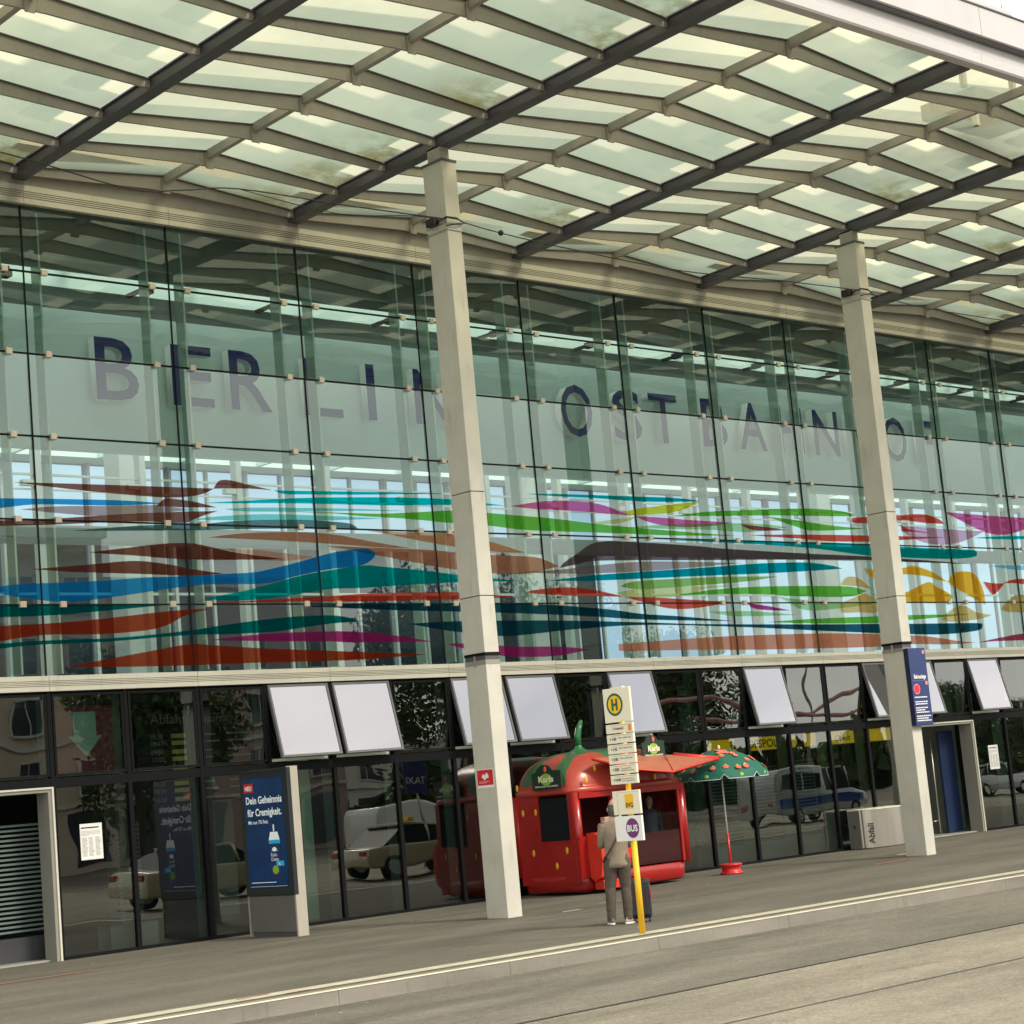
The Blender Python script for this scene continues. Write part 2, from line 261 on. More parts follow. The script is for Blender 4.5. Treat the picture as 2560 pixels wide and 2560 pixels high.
# ------------------------------------------------------------------ mesh helpers
class MB:
    def __init__(s): s.v=[];s.f=[];s.m=[];s.sm=[];s.uv={}
    def add(s,vs,fs,mi=0,smooth=False):
        b=len(s.v); s.v+= [tuple(v) for v in vs]
        for f in fs: s.f.append([b+i for i in f]); s.m.append(mi); s.sm.append(smooth)
        return s
    def box(s,x0,x1,y0,y1,z0,z1,mi=0,bev=0):
        if bev>0:
            b=min(bev,(x1-x0)*.45,(y1-y0)*.45,(z1-z0)*.45)
            bm=bmesh.new(); bmesh.ops.create_cube(bm,size=1)
            for v in bm.verts: v.co=Vector(((x0+x1)/2+v.co.x*(x1-x0),(y0+y1)/2+v.co.y*(y1-y0),(z0+z1)/2+v.co.z*(z1-z0)))
            bmesh.ops.bevel(bm,geom=bm.edges[:],offset=b,segments=2,affect='EDGES',profile=.6)
            bm.verts.index_update(); s.add([v.co for v in bm.verts],[[v.index for v in f.verts] for f in bm.faces],mi,False); bm.free(); return s
        v=[(x0,y0,z0),(x1,y0,z0),(x1,y1,z0),(x0,y1,z0),(x0,y0,z1),(x1,y0,z1),(x1,y1,z1),(x0,y1,z1)]
        return s.add(v,[(3,2,1,0),(4,5,6,7),(0,1,5,4),(1,2,6,5),(2,3,7,6),(3,0,4,7)],mi)
    def quad(s,a,b,c,d,mi=0,uv=None):
        s.add([a,b,c,d],[(0,1,2,3)],mi)
        if uv: s.uv[len(s.f)-1]=uv
        return s
    def prism(s,prof,x0,x1,mi=0,axis='x'):
        """closed profile of (a,b) extruded along an axis: x -> (y,z), y -> (x,z), z -> (x,y)"""
        n=len(prof)
        P={'x':lambda t,a,b:(t,a,b),'y':lambda t,a,b:(a,t,b),'z':lambda t,a,b:(a,b,t)}[axis]
        v=[P(x0,a,b) for a,b in prof]+[P(x1,a,b) for a,b in prof]
        return s.add(v,[list(range(n))[::-1],list(range(n,2*n))]+[(i,(i+1)%n,n+(i+1)%n,n+i) for i in range(n)],mi)
    def tube(s,pts,rad,n=10,mi=0,smooth=True,cap=True):
        pts=[Vector(p) for p in pts]; rs=rad if isinstance(rad,(list,tuple)) else [rad]*len(pts)
        b=len(s.v); fs=[]; prev=None
        for i,p in enumerate(pts):
            t=(pts[min(i+1,len(pts)-1)]-pts[max(i-1,0)]).normalized()
            if prev is None: a=t.orthogonal().normalized()
            else: a=(prev-t*prev.dot(t)).normalized()
            prev=a; c=t.cross(a)
            for k in range(n):
                an=2*PI*k/n; s.v.append(tuple(p+(a*math.cos(an)+c*math.sin(an))*rs[i]))
        for i in range(len(pts)-1):
            for k in range(n): fs.append((b+i*n+k,b+i*n+(k+1)%n,b+(i+1)*n+(k+1)%n,b+(i+1)*n+k))
        if cap: fs.append([b+k for k in range(n)][::-1]); fs.append([b+(len(pts)-1)*n+k for k in range(n)])
        for f in fs: s.f.append(list(f)); s.m.append(mi); s.sm.append(smooth and len(f)==4)
        return s
    def lathe(s,prof,c=(0,0,0),n=24,mi=0,smooth=True):
        b=len(s.v)
        for r,z in prof:
            for k in range(n): an=2*PI*k/n; s.v.append((c[0]+r*math.cos(an),c[1]+r*math.sin(an),c[2]+z))
        for i in range(len(prof)-1):
            for k in range(n): s.f.append([b+i*n+k,b+i*n+(k+1)%n,b+(i+1)*n+(k+1)%n,b+(i+1)*n+k]); s.m.append(mi); s.sm.append(smooth)
        s.f.append([b+k for k in range(n)][::-1]); s.m.append(mi); s.sm.append(False)
        s.f.append([b+(len(prof)-1)*n+k for k in range(n)]); s.m.append(mi); s.sm.append(False)
        return s
    def ell(s,c,r,n=12,m=8,mi=0):
        prof=[(math.sin(PI*(i+.0)/m),-math.cos(PI*i/m)) for i in range(m+1)]
        b=len(s.v)
        for a,z in prof:
            a=max(a,.02)
            for k in range(n): an=2*PI*k/n; s.v.append((c[0]+r[0]*a*math.cos(an),c[1]+r[1]*a*math.sin(an),c[2]+r[2]*z))
        for i in range(m):
            for k in range(n): s.f.append([b+i*n+k,b+i*n+(k+1)%n,b+(i+1)*n+(k+1)%n,b+(i+1)*n+k]); s.m.append(mi); s.sm.append(True)
        s.f.append([b+k for k in range(n)][::-1]); s.m.append(mi); s.sm.append(True)
        s.f.append([b+m*n+k for k in range(n)]); s.m.append(mi); s.sm.append(True)
        return s
    def poly(s,pts,y=0,mi=0,th=0):
        """flat polygon in the local XZ plane facing -Y"""
        n=len(pts)
        if th: return s.prism(pts,y-th,y,mi,'y')
        return s.add([(a,y,b) for a,b in pts],[list(range(n))],mi)
    def disc(s,cx,cz,rx,rz,y=0,mi=0,n=28,th=0): return s.poly([(cx+rx*math.cos(2*PI*k/n),cz+rz*math.sin(2*PI*k/n)) for k in range(n)],y,mi,th)
    def build(s,name,mats,parent=None,loc=None):
        me=bpy.data.meshes.new(name); me.from_pydata(s.v,[],s.f); 
        if isinstance(mats,str): mats=[mats]
        for k in mats: me.materials.append(MT[k])
        me.polygons.foreach_set('material_index',s.m); me.polygons.foreach_set('use_smooth',s.sm)
        if s.uv:
            u=me.uv_layers.new(name='UV')
            for fi,uvs in s.uv.items():
                for li,c in zip(me.polygons[fi].loop_indices,uvs): u.data[li].uv=c
        me.validate(); me.update()
        o=bpy.data.objects.new(name,me); COL.objects.link(o); o.parent=parent
        if loc: o.location=loc
        return o
def tag(o,label=None,cat=None,group=None,kind=None):
    if label: o['label']=label
    if cat: o['category']=cat
    if group: o['group']=group
    if kind: o['kind']=kind
    return o
def thing(name,label,cat,loc=(0,0,0),rz=0,group=None):
    o=bpy.data.objects.new(name,None); COL.objects.link(o); o.location=loc; o.rotation_euler=(0,0,rz); o.empty_display_size=.2
    return tag(o,label,cat,group)
def struct(name,mb,mats): return tag(mb.build(name,mats),kind='structure')
def copy_tree(o,parent=None,loc=None,rz=None):
    c=o.copy(); COL.objects.link(c); c.parent=parent
    if loc is not None: c.location=loc
    if rz is not None: c.rotation_euler[2]=rz
    for ch in list(o.children): copy_tree(ch,c)
    return c
def text(name,s,loc,size,mat,parent=None,ex=0.,bold=0.,width=None,align='LEFT',rz=0,tilt=0,side=None,lines=1.0,shear=0):
    """lettering standing in the local XZ plane, facing -Y"""
    cu=bpy.data.curves.new(name,'FONT'); cu.body=s; cu.size=size; cu.extrude=ex; cu.offset=bold; cu.align_x=align; cu.resolution_u=3; cu.space_line=lines; cu.shear=shear
    t=bpy.data.objects.new('tmp',cu); COL.objects.link(t)
    dg=bpy.context.evaluated_depsgraph_get(); dg.update()
    me=bpy.data.meshes.new_from_object(t.evaluated_get(dg)); me.name=name
    bpy.data.objects.remove(t)
    me.materials.clear(); me.materials.append(MT[mat])
    if width:
        xs=[v.co.x for v in me.vertices]; k=width/(max(xs)-min(xs)); x0=min(xs)
        for v in me.vertices: v.co.x=(v.co.x-x0)*k
        if align=='CENTER':
            for v in me.vertices: v.co.x-=width/2
    if side:
        me.materials.append(MT[side])
        for p in me.polygons: p.material_index=0 if p.normal.z>.7 else 1
    o=bpy.data.objects.new(name,me); COL.objects.link(o); o.parent=parent; o.location=loc
    o.rotation_euler=(R(90),tilt,rz)
    return o
def smooth_curve(p,k=5):
    o=[]
    for i in range(len(p)-1):
        a,b,c,d=p[max(i-1,0)],p[i],p[i+1],p[min(i+2,len(p)-1)]
        for j in range(k):
            t=j/k; o.append(tuple(.5*((2*b[q])+(-a[q]+c[q])*t+(2*a[q]-5*b[q]+4*c[q]-d[q])*t*t+(-a[q]+3*b[q]-3*c[q]+d[q])*t**3) for q in range(len(b))))
    o.append(p[-1]); return o

def added_skylight(name):  # material of the roof lights added over the hall
    m,n,l,o=nodes(name); t=n.new('ShaderNodeBsdfTranslucent'); t.inputs[0].default_value=(.95,.99,.97,1); d=n.new('ShaderNodeBsdfTransparent'); d.inputs[0].default_value=(.95,.99,.97,1)
    x=n.new('ShaderNodeMixShader'); x.inputs[0].default_value=.6; l.new(t.outputs[0],x.inputs[1]); l.new(d.outputs[0],x.inputs[2]); l.new(x.outputs[0],o.inputs[0])
added_skylight('added_skylight')
FILM=[
('rust',[(-0.4,7.59),(0.9,7.61),(3.17,7.63),(3.45,7.63)],[(0.89,7.5),(2.39,7.44),(2.97,7.48),(3.25,7.54)]),
('rust',[(3.45,7.63),(3.52,7.73),(3.62,7.79),(3.83,7.79),(4.25,7.72),(4.7,7.65)],[(3.82,7.65),(4.25,7.66)]),
('blue',[(-1.05,7.32),(-0.63,7.32),(0.22,7.34),(1.51,7.36),(2.41,7.34)],[(-0.78,7.16),(-0.22,7.22),(0.22,7.25),(1.51,7.27)]),
('rose',[(-0.29,7.15),(0.36,7.22),(1.41,7.26),(2.27,7.3),(2.9,7.24)],[(0.76,7.09),(1.17,7.09),(2.22,7.16)]),
('rust',[(2.27,7.29),(2.44,7.42),(2.64,7.42),(3.06,7.38),(3.49,7.3)],[(2.8,7.28),(3.05,7.29)]),
('rust',[(-1.07,6.92),(-0.66,6.96),(0.35,7.02),(1.4,7.11),(2.71,7.2),(3.16,7.22),(3.51,7.24)],[(-0.8,6.86),(-0.66,6.87),(0.34,6.92),(1.81,7.01),(2.78,7.01),(2.98,7.07),(3.27,7.17)]),
('slate',[(0.58,6.82),(2.02,6.95),(3.02,6.99),(3.96,7.08),(5.18,7.13),(5.92,7.12),(6.39,7.09),(6.57,7.0)],[(2.02,6.86),(3.02,6.89),(4.19,6.94),(5.65,6.98)]),
('cyan',[(4.73,7.65),(5.23,7.66),(7.26,7.71),(8.88,7.74)],[(4.89,7.6),(5.09,7.59),(5.71,7.61),(6.68,7.64)]),
('cyan',[(3.21,7.37),(4.47,7.47),(5.46,7.54),(7.25,7.61),(8.87,7.63),(10.31,7.55)],[(3.99,7.39),(5.2,7.43),(7.24,7.46),(8.86,7.52)]),
('pale_cyan',[(3.65,7.28),(4.46,7.33),(6.46,7.37),(7.81,7.37)],[(4.21,7.25),(6.46,7.33)]),
('pale_cyan',[(3.06,7.07),(3.26,7.12),(4.45,7.21),(5.93,7.22),(7.21,7.21)],[(4.2,7.09),(5.92,7.14)]),
('green',[(3.98,7.27),(5.19,7.28),(6.45,7.29),(7.18,7.3),(8.28,7.37),(8.85,7.41),(9.83,7.39),(10.74,7.36),(11.59,7.33),(13.02,7.24),(15.38,7.15),(17.16,7.1)],[(5.94,7.27),(6.64,7.24),(7.71,7.22),(8.82,7.17),(9.82,7.14),(10.71,7.08),(11.71,7.07),(13.32,7.07),(15.02,7.06)]),
('teal',[(10.9,7.81),(11.81,7.84),(13.43,7.86),(15.14,7.88),(15.85,7.86),(16.08,7.83)],[(11.8,7.79),(12.77,7.79),(14.43,7.77)]),
('pink',[(10.46,7.55),(11.24,7.66),(11.79,7.7),(12.59,7.7),(13.13,7.64),(13.56,7.53),(13.91,7.46)],[(11.07,7.51),(11.77,7.51),(13.05,7.48)]),
('pink',[(13.98,7.45),(14.72,7.44),(15.78,7.41),(17.06,7.39)],[(14.36,7.34),(14.87,7.27),(15.58,7.25),(16.49,7.31)]),
('yellow',[(13.68,7.5),(13.9,7.58),(14.76,7.69),(15.48,7.77),(16.07,7.82)],[(13.88,7.47),(14.38,7.49),(15.09,7.55),(15.64,7.67)]),
('pale_yellow',[(12.66,7.26),(13.03,7.32),(14.05,7.44)],[(13.02,7.24),(13.69,7.32)]),
('green',[(15.19,7.49),(16.17,7.6),(17.31,7.67),(19.47,7.78),(20.68,7.78),(21.31,7.73),(21.4,7.66)],[(16.16,7.51),(16.91,7.54),(18.84,7.6),(20.87,7.64)]),
('green',[(18.26,7.56),(19.22,7.51),(20.62,7.41),(21.84,7.37)],[(18.81,7.45),(19.2,7.37),(19.79,7.28),(20.81,7.31)]),
('pale_green',[(13.57,7.19),(15.05,7.3),(17.21,7.38),(18.26,7.38),(18.95,7.33)],[(16.41,7.21),(17.61,7.19)]),
('crimson',[(17.32,7.36),(18.01,7.33),(18.95,7.27)],[(17.72,7.24),(18.39,7.24)]),
('red',[(17.6,7.12),(19.16,7.17),(22.0,7.21),(23.33,7.22),(25.13,7.23)],[(18.36,7.1),(19.35,7.08),(20.35,7.04),(21.97,7.06),(23.31,7.13)]),
('red',[(21.36,7.6),(21.72,7.64),(23.26,7.73),(23.94,7.78),(24.45,7.77),(24.87,7.68),(25.08,7.57)],[(21.44,7.52),(21.83,7.5),(23.27,7.61),(23.9,7.59),(24.33,7.57)]),
('pink',[(25.14,7.87),(26.61,7.84),(28.69,7.82),(30.22,7.85)],[(25.67,7.71),(26.31,7.52),(26.95,7.38),(27.65,7.35),(28.39,7.46),(29.41,7.68)]),
('pale_pink',[(23.25,7.47),(24.3,7.46),(25.39,7.43),(26.78,7.42)],[(23.42,7.3),(23.81,7.15),(24.44,7.05),(25.32,7.07),(26.02,7.2)]),
('red',[(23.26,7.52),(23.54,7.4),(24.54,7.32)],[(23.27,7.34),(23.64,7.34)]),
('teal',[(14.48,6.96),(17.19,6.98),(19.53,6.99),(21.95,6.98),(23.28,6.96),(25.07,6.94),(26.18,6.93),(26.34,6.85)],[(17.95,6.92),(19.9,6.86),(21.77,6.73),(23.22,6.7),(25.02,6.69),(26.15,6.75)]),
('mauve',[(11.64,6.32),(11.79,6.44),(12.22,6.65),(12.57,6.82),(12.97,6.89),(13.63,6.9),(15.69,6.85),(16.79,6.8),(19.49,6.74),(21.98,6.7),(24.14,6.64),(26.23,6.57)],[(12.12,6.4),(12.91,6.49),(16.01,6.54),(18.28,6.58),(21.96,6.62),(23.7,6.59)]),
('pale_mauve',[(10.44,6.23),(11.65,6.29),(12.58,6.38),(14.01,6.48),(15.5,6.5),(17.2,6.49)],[(11.6,6.21),(13.21,6.24),(15.26,6.35)]),
('salmon',[(3.28,6.77),(3.94,6.85),(4.91,6.9),(5.9,6.89),(6.67,6.79),(7.16,6.73),(7.79,6.66)],[(3.93,6.76),(4.89,6.74),(6.14,6.7),(7.15,6.66)]),
('orange_pale',[(6.55,6.99),(7.57,6.96),(8.8,6.96),(9.76,6.83),(10.29,6.72),(10.72,6.62)],[(7.09,6.94),(7.94,6.82),(8.77,6.72),(9.34,6.68),(10.06,6.62)]),
('pale_salmon',[(3.61,6.58),(4.39,6.56),(5.51,6.46)],[(4.24,6.42),(4.86,6.38)]),
('salmon',[(5.78,6.67),(7.15,6.65),(8.32,6.63),(9.32,6.57),(10.59,6.55),(11.13,6.51),(11.61,6.36)],[(6.58,6.57),(7.32,6.47),(8.09,6.36),(8.88,6.26),(9.91,6.2),(10.76,6.2)]),
('rust',[(0.91,6.47),(1.56,6.55),(2.33,6.64),(2.89,6.66),(3.26,6.61),(3.91,6.5),(4.88,6.41)],[(1.35,6.45),(1.99,6.42),(2.75,6.38),(3.9,6.39)]),
('rust',[(-0.15,6.18),(0.92,6.27),(1.76,6.34),(2.42,6.29),(2.91,6.21),(3.53,6.14)],[(0.25,6.16),(0.82,6.14),(1.96,6.12),(2.85,6.1)]),
('blue',[(-1.13,5.85),(-0.72,5.9),(-0.32,5.94),(0.9,5.99),(1.96,6.06),(2.73,6.09),(3.65,6.14),(4.24,6.18),(5.1,6.35),(5.86,6.53),(6.39,6.61),(6.75,6.63),(6.94,6.54)],[(-0.86,5.8),(-0.34,5.72),(0.46,5.65),(1.3,5.73),(2.38,5.87),(3.17,5.95),(4.34,5.97),(5.08,6.11),(5.84,6.24),(6.57,6.32),(6.85,6.44)]),
('teal',[(3.06,5.7),(4.09,5.87),(5.08,6.1),(5.83,6.22),(6.62,6.32),(7.08,6.3),(8.16,6.23),(8.93,6.16),(10.53,6.05)],[(3.84,5.67),(4.68,5.73),(5.8,5.88),(6.51,5.9),(7.85,5.97),(8.97,6.02)]),
('red',[(3.05,5.62),(4.32,5.68),(5.79,5.75),(6.76,5.8),(7.97,5.82),(8.95,5.82),(10.49,5.73)],[(5.04,5.65),(6.49,5.65),(7.96,5.68),(8.94,5.69)]),
('dark_teal',[(-1.15,5.59),(0.26,5.6),(1.5,5.6),(2.36,5.6)],[(-0.88,5.41),(-0.75,5.41),(0.25,5.44),(1.49,5.53)]),
('rust_red',[(-1.17,5.21),(-0.75,5.27),(0.04,5.3),(1.06,5.37),(2.35,5.49),(2.91,5.52),(3.2,5.53)],[(-0.91,5.02),(-0.77,5.03),(0.02,5.12),(1.04,5.12),(1.89,5.17),(2.34,5.26),(2.67,5.41)]),
('dark_teal',[(-1.18,4.98),(-0.77,4.99),(0.02,5.03),(1.25,5.05),(2.65,5.15),(3.57,5.26),(4.77,5.37),(5.76,5.4),(6.26,5.34),(6.41,5.28)],[(-0.91,4.91),(-0.18,4.96),(1.25,5.0),(2.65,5.08),(3.56,5.09),(4.51,5.12),(5.74,5.25)]),
('magenta',[(3.16,4.99),(4.26,5.08),(5.48,5.11),(6.24,5.1),(7.21,5.02),(8.12,4.89)],[(4.49,4.95),(5.71,4.93),(6.41,4.9)]),
('rust_red',[(0.39,4.6),(1.65,4.78),(2.76,4.93),(3.09,4.91),(4.24,4.83),(5.69,4.76),(6.95,4.7),(7.98,4.65)],[(1.63,4.57),(2.93,4.57),(3.98,4.58),(5.43,4.58),(6.38,4.59)]),
('navy',[(5.03,5.57),(7.01,5.61),(8.93,5.61),(10.9,5.59),(12.78,5.49),(13.92,5.38),(15.11,5.32),(16.75,5.21)],[(6.47,5.52),(7.53,5.48),(9.76,5.43),(12.12,5.35),(13.74,5.27),(15.45,5.23)]),
('navy',[(7.58,5.23),(8.89,5.27),(11.52,5.26),(14.05,5.2),(15.8,5.15),(19.59,5.11),(21.98,5.1),(23.29,5.09),(26.02,5.08),(26.17,5.0)],[(8.55,5.09),(9.71,4.98),(10.4,4.98),(12.08,5.09),(14.05,5.15),(16.89,5.08),(19.57,4.97),(21.64,4.89),(24.2,4.82),(25.87,4.89)]),
('magenta',[(8.47,4.84),(8.97,4.84),(10.27,4.76),(11.41,4.74),(12.28,4.67)],[(8.96,4.73),(9.81,4.59),(10.55,4.55),(11.39,4.56)]),
('coral',[(13.1,4.76),(14.34,4.81),(16.11,4.87),(17.61,4.89),(19.96,4.9),(21.85,4.86),(23.77,4.78),(25.03,4.65),(25.81,4.6)],[(13.11,4.63),(13.97,4.61),(15.71,4.6),(17.56,4.57),(21.57,4.56),(23.23,4.6),(24.58,4.57)]),
('teal_blue',[(11.24,6.06),(12.55,6.18),(13.88,6.26),(16.35,6.4),(17.87,6.49),(19.45,6.53),(20.38,6.47),(20.79,6.4)],[(12.53,6.07),(14.19,6.13),(16.32,6.21),(17.84,6.26),(19.42,6.33)]),
('olive_green',[(13.34,5.96),(13.85,6.07),(15.95,6.16),(17.07,6.19),(18.41,6.2)],[(13.83,5.9),(14.85,5.94),(15.94,6.0),(17.43,6.09)]),
('pale_yellow',[(13.21,5.83),(14.16,5.93),(16.28,5.98),(17.42,6.03)],[(13.64,5.73),(14.64,5.72),(15.54,5.81),(15.92,5.91)]),
('green',[(14.94,5.77),(16.27,5.9),(17.79,5.97),(19.75,5.99),(20.99,5.98),(21.61,5.88)],[(16.62,5.8),(17.76,5.8),(19.32,5.75),(20.95,5.75)]),
('red',[(10.67,5.83),(10.94,5.88),(11.72,5.93),(12.35,5.9),(12.83,5.84),(13.4,5.74)],[(10.93,5.8),(11.85,5.76),(12.81,5.75)]),
('red',[(13.44,5.74),(14.47,5.72),(15.63,5.67),(16.75,5.63)],[(13.79,5.66),(14.11,5.6),(14.78,5.49),(15.49,5.49),(16.4,5.58)]),
('magenta',[(17.25,5.6),(17.91,5.54),(18.74,5.43)],[(17.52,5.48),(18.08,5.44)]),
('pale_green',[(15.99,5.42),(17.43,5.42),(19.0,5.33)],[(16.61,5.33),(17.3,5.31)]),
('green',[(17.89,5.18),(19.62,5.24),(21.92,5.28),(23.37,5.3),(24.73,5.31),(25.88,5.32)],[(19.21,5.14),(21.68,5.12),(23.34,5.19),(24.28,5.23)]),
('pale_green',[(18.3,5.74),(19.27,5.67),(20.57,5.59),(21.99,5.6)],[(18.57,5.67),(19.26,5.44),(20.48,5.47)]),
('orange',[(21.63,6.42),(22.03,6.39),(23.22,6.45),(23.47,6.5),(23.86,6.46),(24.42,6.32),(24.9,6.11)],[(21.84,6.22),(22.04,6.15),(22.69,6.27),(23.22,6.29),(23.9,6.26),(24.4,6.19)]),
('orange',[(24.9,6.11),(25.2,6.32),(25.62,6.38),(26.06,6.34),(26.28,6.15),(26.4,5.89),(26.41,5.54)],[(25.18,5.99),(25.51,5.87),(25.92,5.71)]),
('orange',[(22.6,5.76),(23.27,5.88),(24.11,6.11),(24.44,5.98),(24.85,5.85),(25.04,5.72)],[(22.81,5.63),(23.22,5.62),(24.17,5.58),(24.8,5.63)]),
('pale_orange',[(20.54,5.59),(21.15,5.73),(21.52,5.83),(21.84,5.73),(22.32,5.57)],[(20.61,5.38),(21.28,5.38),(21.9,5.37)]),
('pale_orange',[(20.65,6.02),(20.86,6.18),(21.12,6.22),(21.44,6.15),(21.83,5.92)],[(20.99,6.0),(21.41,5.98)]),
('pale_orange',[(24.48,5.19),(24.92,5.42),(25.44,5.53),(25.97,5.36),(26.64,5.28)],[(24.91,5.12),(26.04,5.18)]),
('red',[(26.43,6.13),(26.9,6.09),(27.37,6.09)],[(26.6,5.94),(26.79,5.8),(27.05,5.89)]),
('red',[(27.37,6.09),(27.71,6.18),(28.33,6.21),(29.06,6.14),(29.76,5.87)],[(27.75,6.1),(28.29,6.07),(29.01,5.93)]),
('pale_orange',[(27.1,5.44),(27.51,5.67),(28.01,5.8),(28.77,5.72),(29.66,5.45)],[(27.4,5.36),(28.69,5.35)]),
('pale_blue',[(26.77,6.54),(27.67,6.56),(28.41,6.56),(29.91,6.51)],[(27.47,6.48),(28.38,6.44)]),
('crimson',[(25.91,4.6),(26.83,4.7),(28.01,4.8),(29.51,4.82)],[(26.81,4.62),(27.97,4.63),(28.72,4.67)]),
('cyan',[(26.22,7.24),(27.47,7.31),(28.58,7.34),(30.11,7.37)],[(27.46,7.23),(28.56,7.26)])]
# ------------------------------------------------------------------ ground
RZ=-.16
struct('ground',MB().add([(-260,-260,RZ-.02),(330,-260,RZ-.02),(330,330,RZ-.02),(-260,330,RZ-.02)],[(0,1,2,3)]),'asphalt')
def ky(x): return -10.46-.022*x
struct('road',MB().add([(-70,-14.12,RZ),(110,-14.12,RZ),(110,ky(110)+.2,RZ),(-70,ky(-70)+.2,RZ)],[(0,1,2,3)]),'asphalt')
struct('roadway',MB().add([(-70,-34,RZ-.006),(110,-34,RZ-.006),(110,-14.12,RZ-.006),(-70,-14.12,RZ-.006)],[(0,1,2,3)]),'lane_concrete')
struct('road_seam',MB().add([(-70,-16.38,RZ-.002),(110,-16.38,RZ-.002),(110,-16.335,RZ-.002),(-70,-16.335,RZ-.002)],[(0,1,2,3)])
  .add([(-70,-14.16,RZ+.003),(110,-14.16,RZ+.003),(110,-14.11,RZ+.003),(-70,-14.11,RZ+.003)],[(0,1,2,3)]),'seam')
pv=MB(); n=24
xs=[-70+180*i/n for i in range(n+1)]
for i in range(n):
    a,b=xs[i],xs[i+1]
    pv.quad((a,ky(a)+.30,0),(b,ky(b)+.30,0),(b,26,0),(a,26,0))
struct('pavement',pv,'pavement_asphalt')
kb=MB(); ke=MB()
L=2.5; x=-20.
while x<60:
    y0,y1=ky(x),ky(x+L)
    for mb_,pr_ in ((kb,[(.0,RZ-.1),(.018,-.006),(.045,.008),(.30,.004),(.30,RZ-.1)]),(ke,[(.012,.001),(.018,.012),(.055,.0145),(.055,.006)])):
        n_=len(pr_); mb_.add([(x,y0+a,b) for a,b in pr_]+[(x+L-.006,y1+a,b) for a,b in pr_],[list(range(n_))[::-1],list(range(n_,2*n_))]+[(i,(i+1)%n_,n_+(i+1)%n_,n_+i) for i in range(n_)])
    x+=L
kb.box(-70,-20,-10.2,-9.9,RZ,.002)
struct('kerb',kb,'kerb_stone'); struct('kerb_edge',ke,'kerb_edge')
ln=MB()
for i in range(90):
    a=-30+i; wv=random.uniform(-.012,.012)
    ln.quad((a,-9.98-.02*a+wv,.005),(a+1,-9.98-.02*(a+1)+wv,.005),(a+1,-9.66-.02*(a+1),.005),(a,-9.66-.02*a,.005))
struct('kerb_line',ln,'line_paint')
pw=MB()
for (a,b,l,ww) in ((17.2,-3.35,.55,.16),(19.3,-2.3,.6,.16),(6.2,-4.9,.5,.12),(7.6,-4.3,.9,.05)):
    pw.add([(a,b,.004),(a+l,b+.02,.004),(a+l*.9,b+ww,.004),(a+.1,b+ww*.8,.004)],[(0,1,2,3)])
struct('pavement_patch',pw,'patch_white')
pr=MB()
for (a,b,l,ww) in ((-3.4,-9.72,.5,.08),(-3.6,-2.95,2.6,.10),(14.4,-4.9,1.3,.14),(-2.9,-9.95,.4,.05)):
    pr.add([(a,b,.009),(a+l,b+.03,.009),(a+l*.95,b+ww,.009),(a+.06,b+ww*.7,.009)],[(0,1,2,3)])
struct('pavement_mark',pr,'patch_red')
struct('pavement_seam',MB().add([(-9,-2.62,.004),(6.5,-2.30,.004),(6.5,-2.27,.004),(-9,-2.59,.004)],[(0,1,2,3)]).add([(4.9,-5.5,.004),(9.5,-5.75,.004),(9.5,-5.72,.004),(4.9,-5.46,.004)],[(0,1,2,3)]),'seam')

# ------------------------------------------------------------------ station building
CAMP=Vector((-15.83,-28.08,1.97))
B=thing('station_building','long glazed railway station hall with coloured film shapes and blue letters behind the glass','station building',(0,0,0))
X0,X1=-5.6,39.2
ZJ=[4.46,5.607,6.99,8.37,9.745,11.13,12.24]
cols=[X0+2.8*i for i in range(17)]
for a in cols[:-1]:
    for z0,z1 in zip(ZJ[:-1],ZJ[1:]):
        MB().quad((a+.012,0,z0+.012),(a+2.788,0,z0+.012),(a+2.788,0,z1-.012),(a+.012,0,z1-.012)).build('glass_pane','facade_glass',B)
for a in cols: MB().box(a-.010,a+.010,-.029,.0,4.46,12.24).build('vertical_joint','black_metal',B)
for z in ZJ[1:-1]: MB().box(X0,X1,-.030,.018,z-.012,z+.012).build('horizontal_joint','black_metal',B)
cl=[(a+s,z) for a in cols for s in (-.36,.36) for z in ZJ[1:-1] if X0<a+s<X1]
cl.sort(key=lambda c:(abs(c[0]-12)>16.5,(Vector((c[0],0,c[1]))-CAMP).length))
def clipmb(mb,x,z): return mb.box(x-.055,x+.055,-.075,-.012,z-.05,z+.05,0,.008)
c0=None
for x,z in cl[:100]:
    if c0 is None: c0=clipmb(MB(),0,0).build('glass_clip','clip_steel',B); c0.location=(x,0,z)
    else: k=c0.copy(); COL.objects.link(k); k.parent=B; k.location=(x,0,z)
rest=MB()
for x,z in cl[100:]: clipmb(rest,x,z)
tag(rest.build('glass_clip_row','clip_steel',B),kind='stuff')
f0=None
for a in cols:
    for s in (-.36,.36):
        if not X0<a+s<X1: continue
        if f0 is None:
            f0=MB().box(-.011,.011,.10,.36,4.5,12.2,0).build('glass_fin','fin_green',B); f0.location=(a+s,0,0)
            e=MB().box(-.013,.013,.082,.10,4.5,12.2).build('fin_edge','fin_edge',f0)
        else: copy_tree(f0,B,(a+s,0,0))
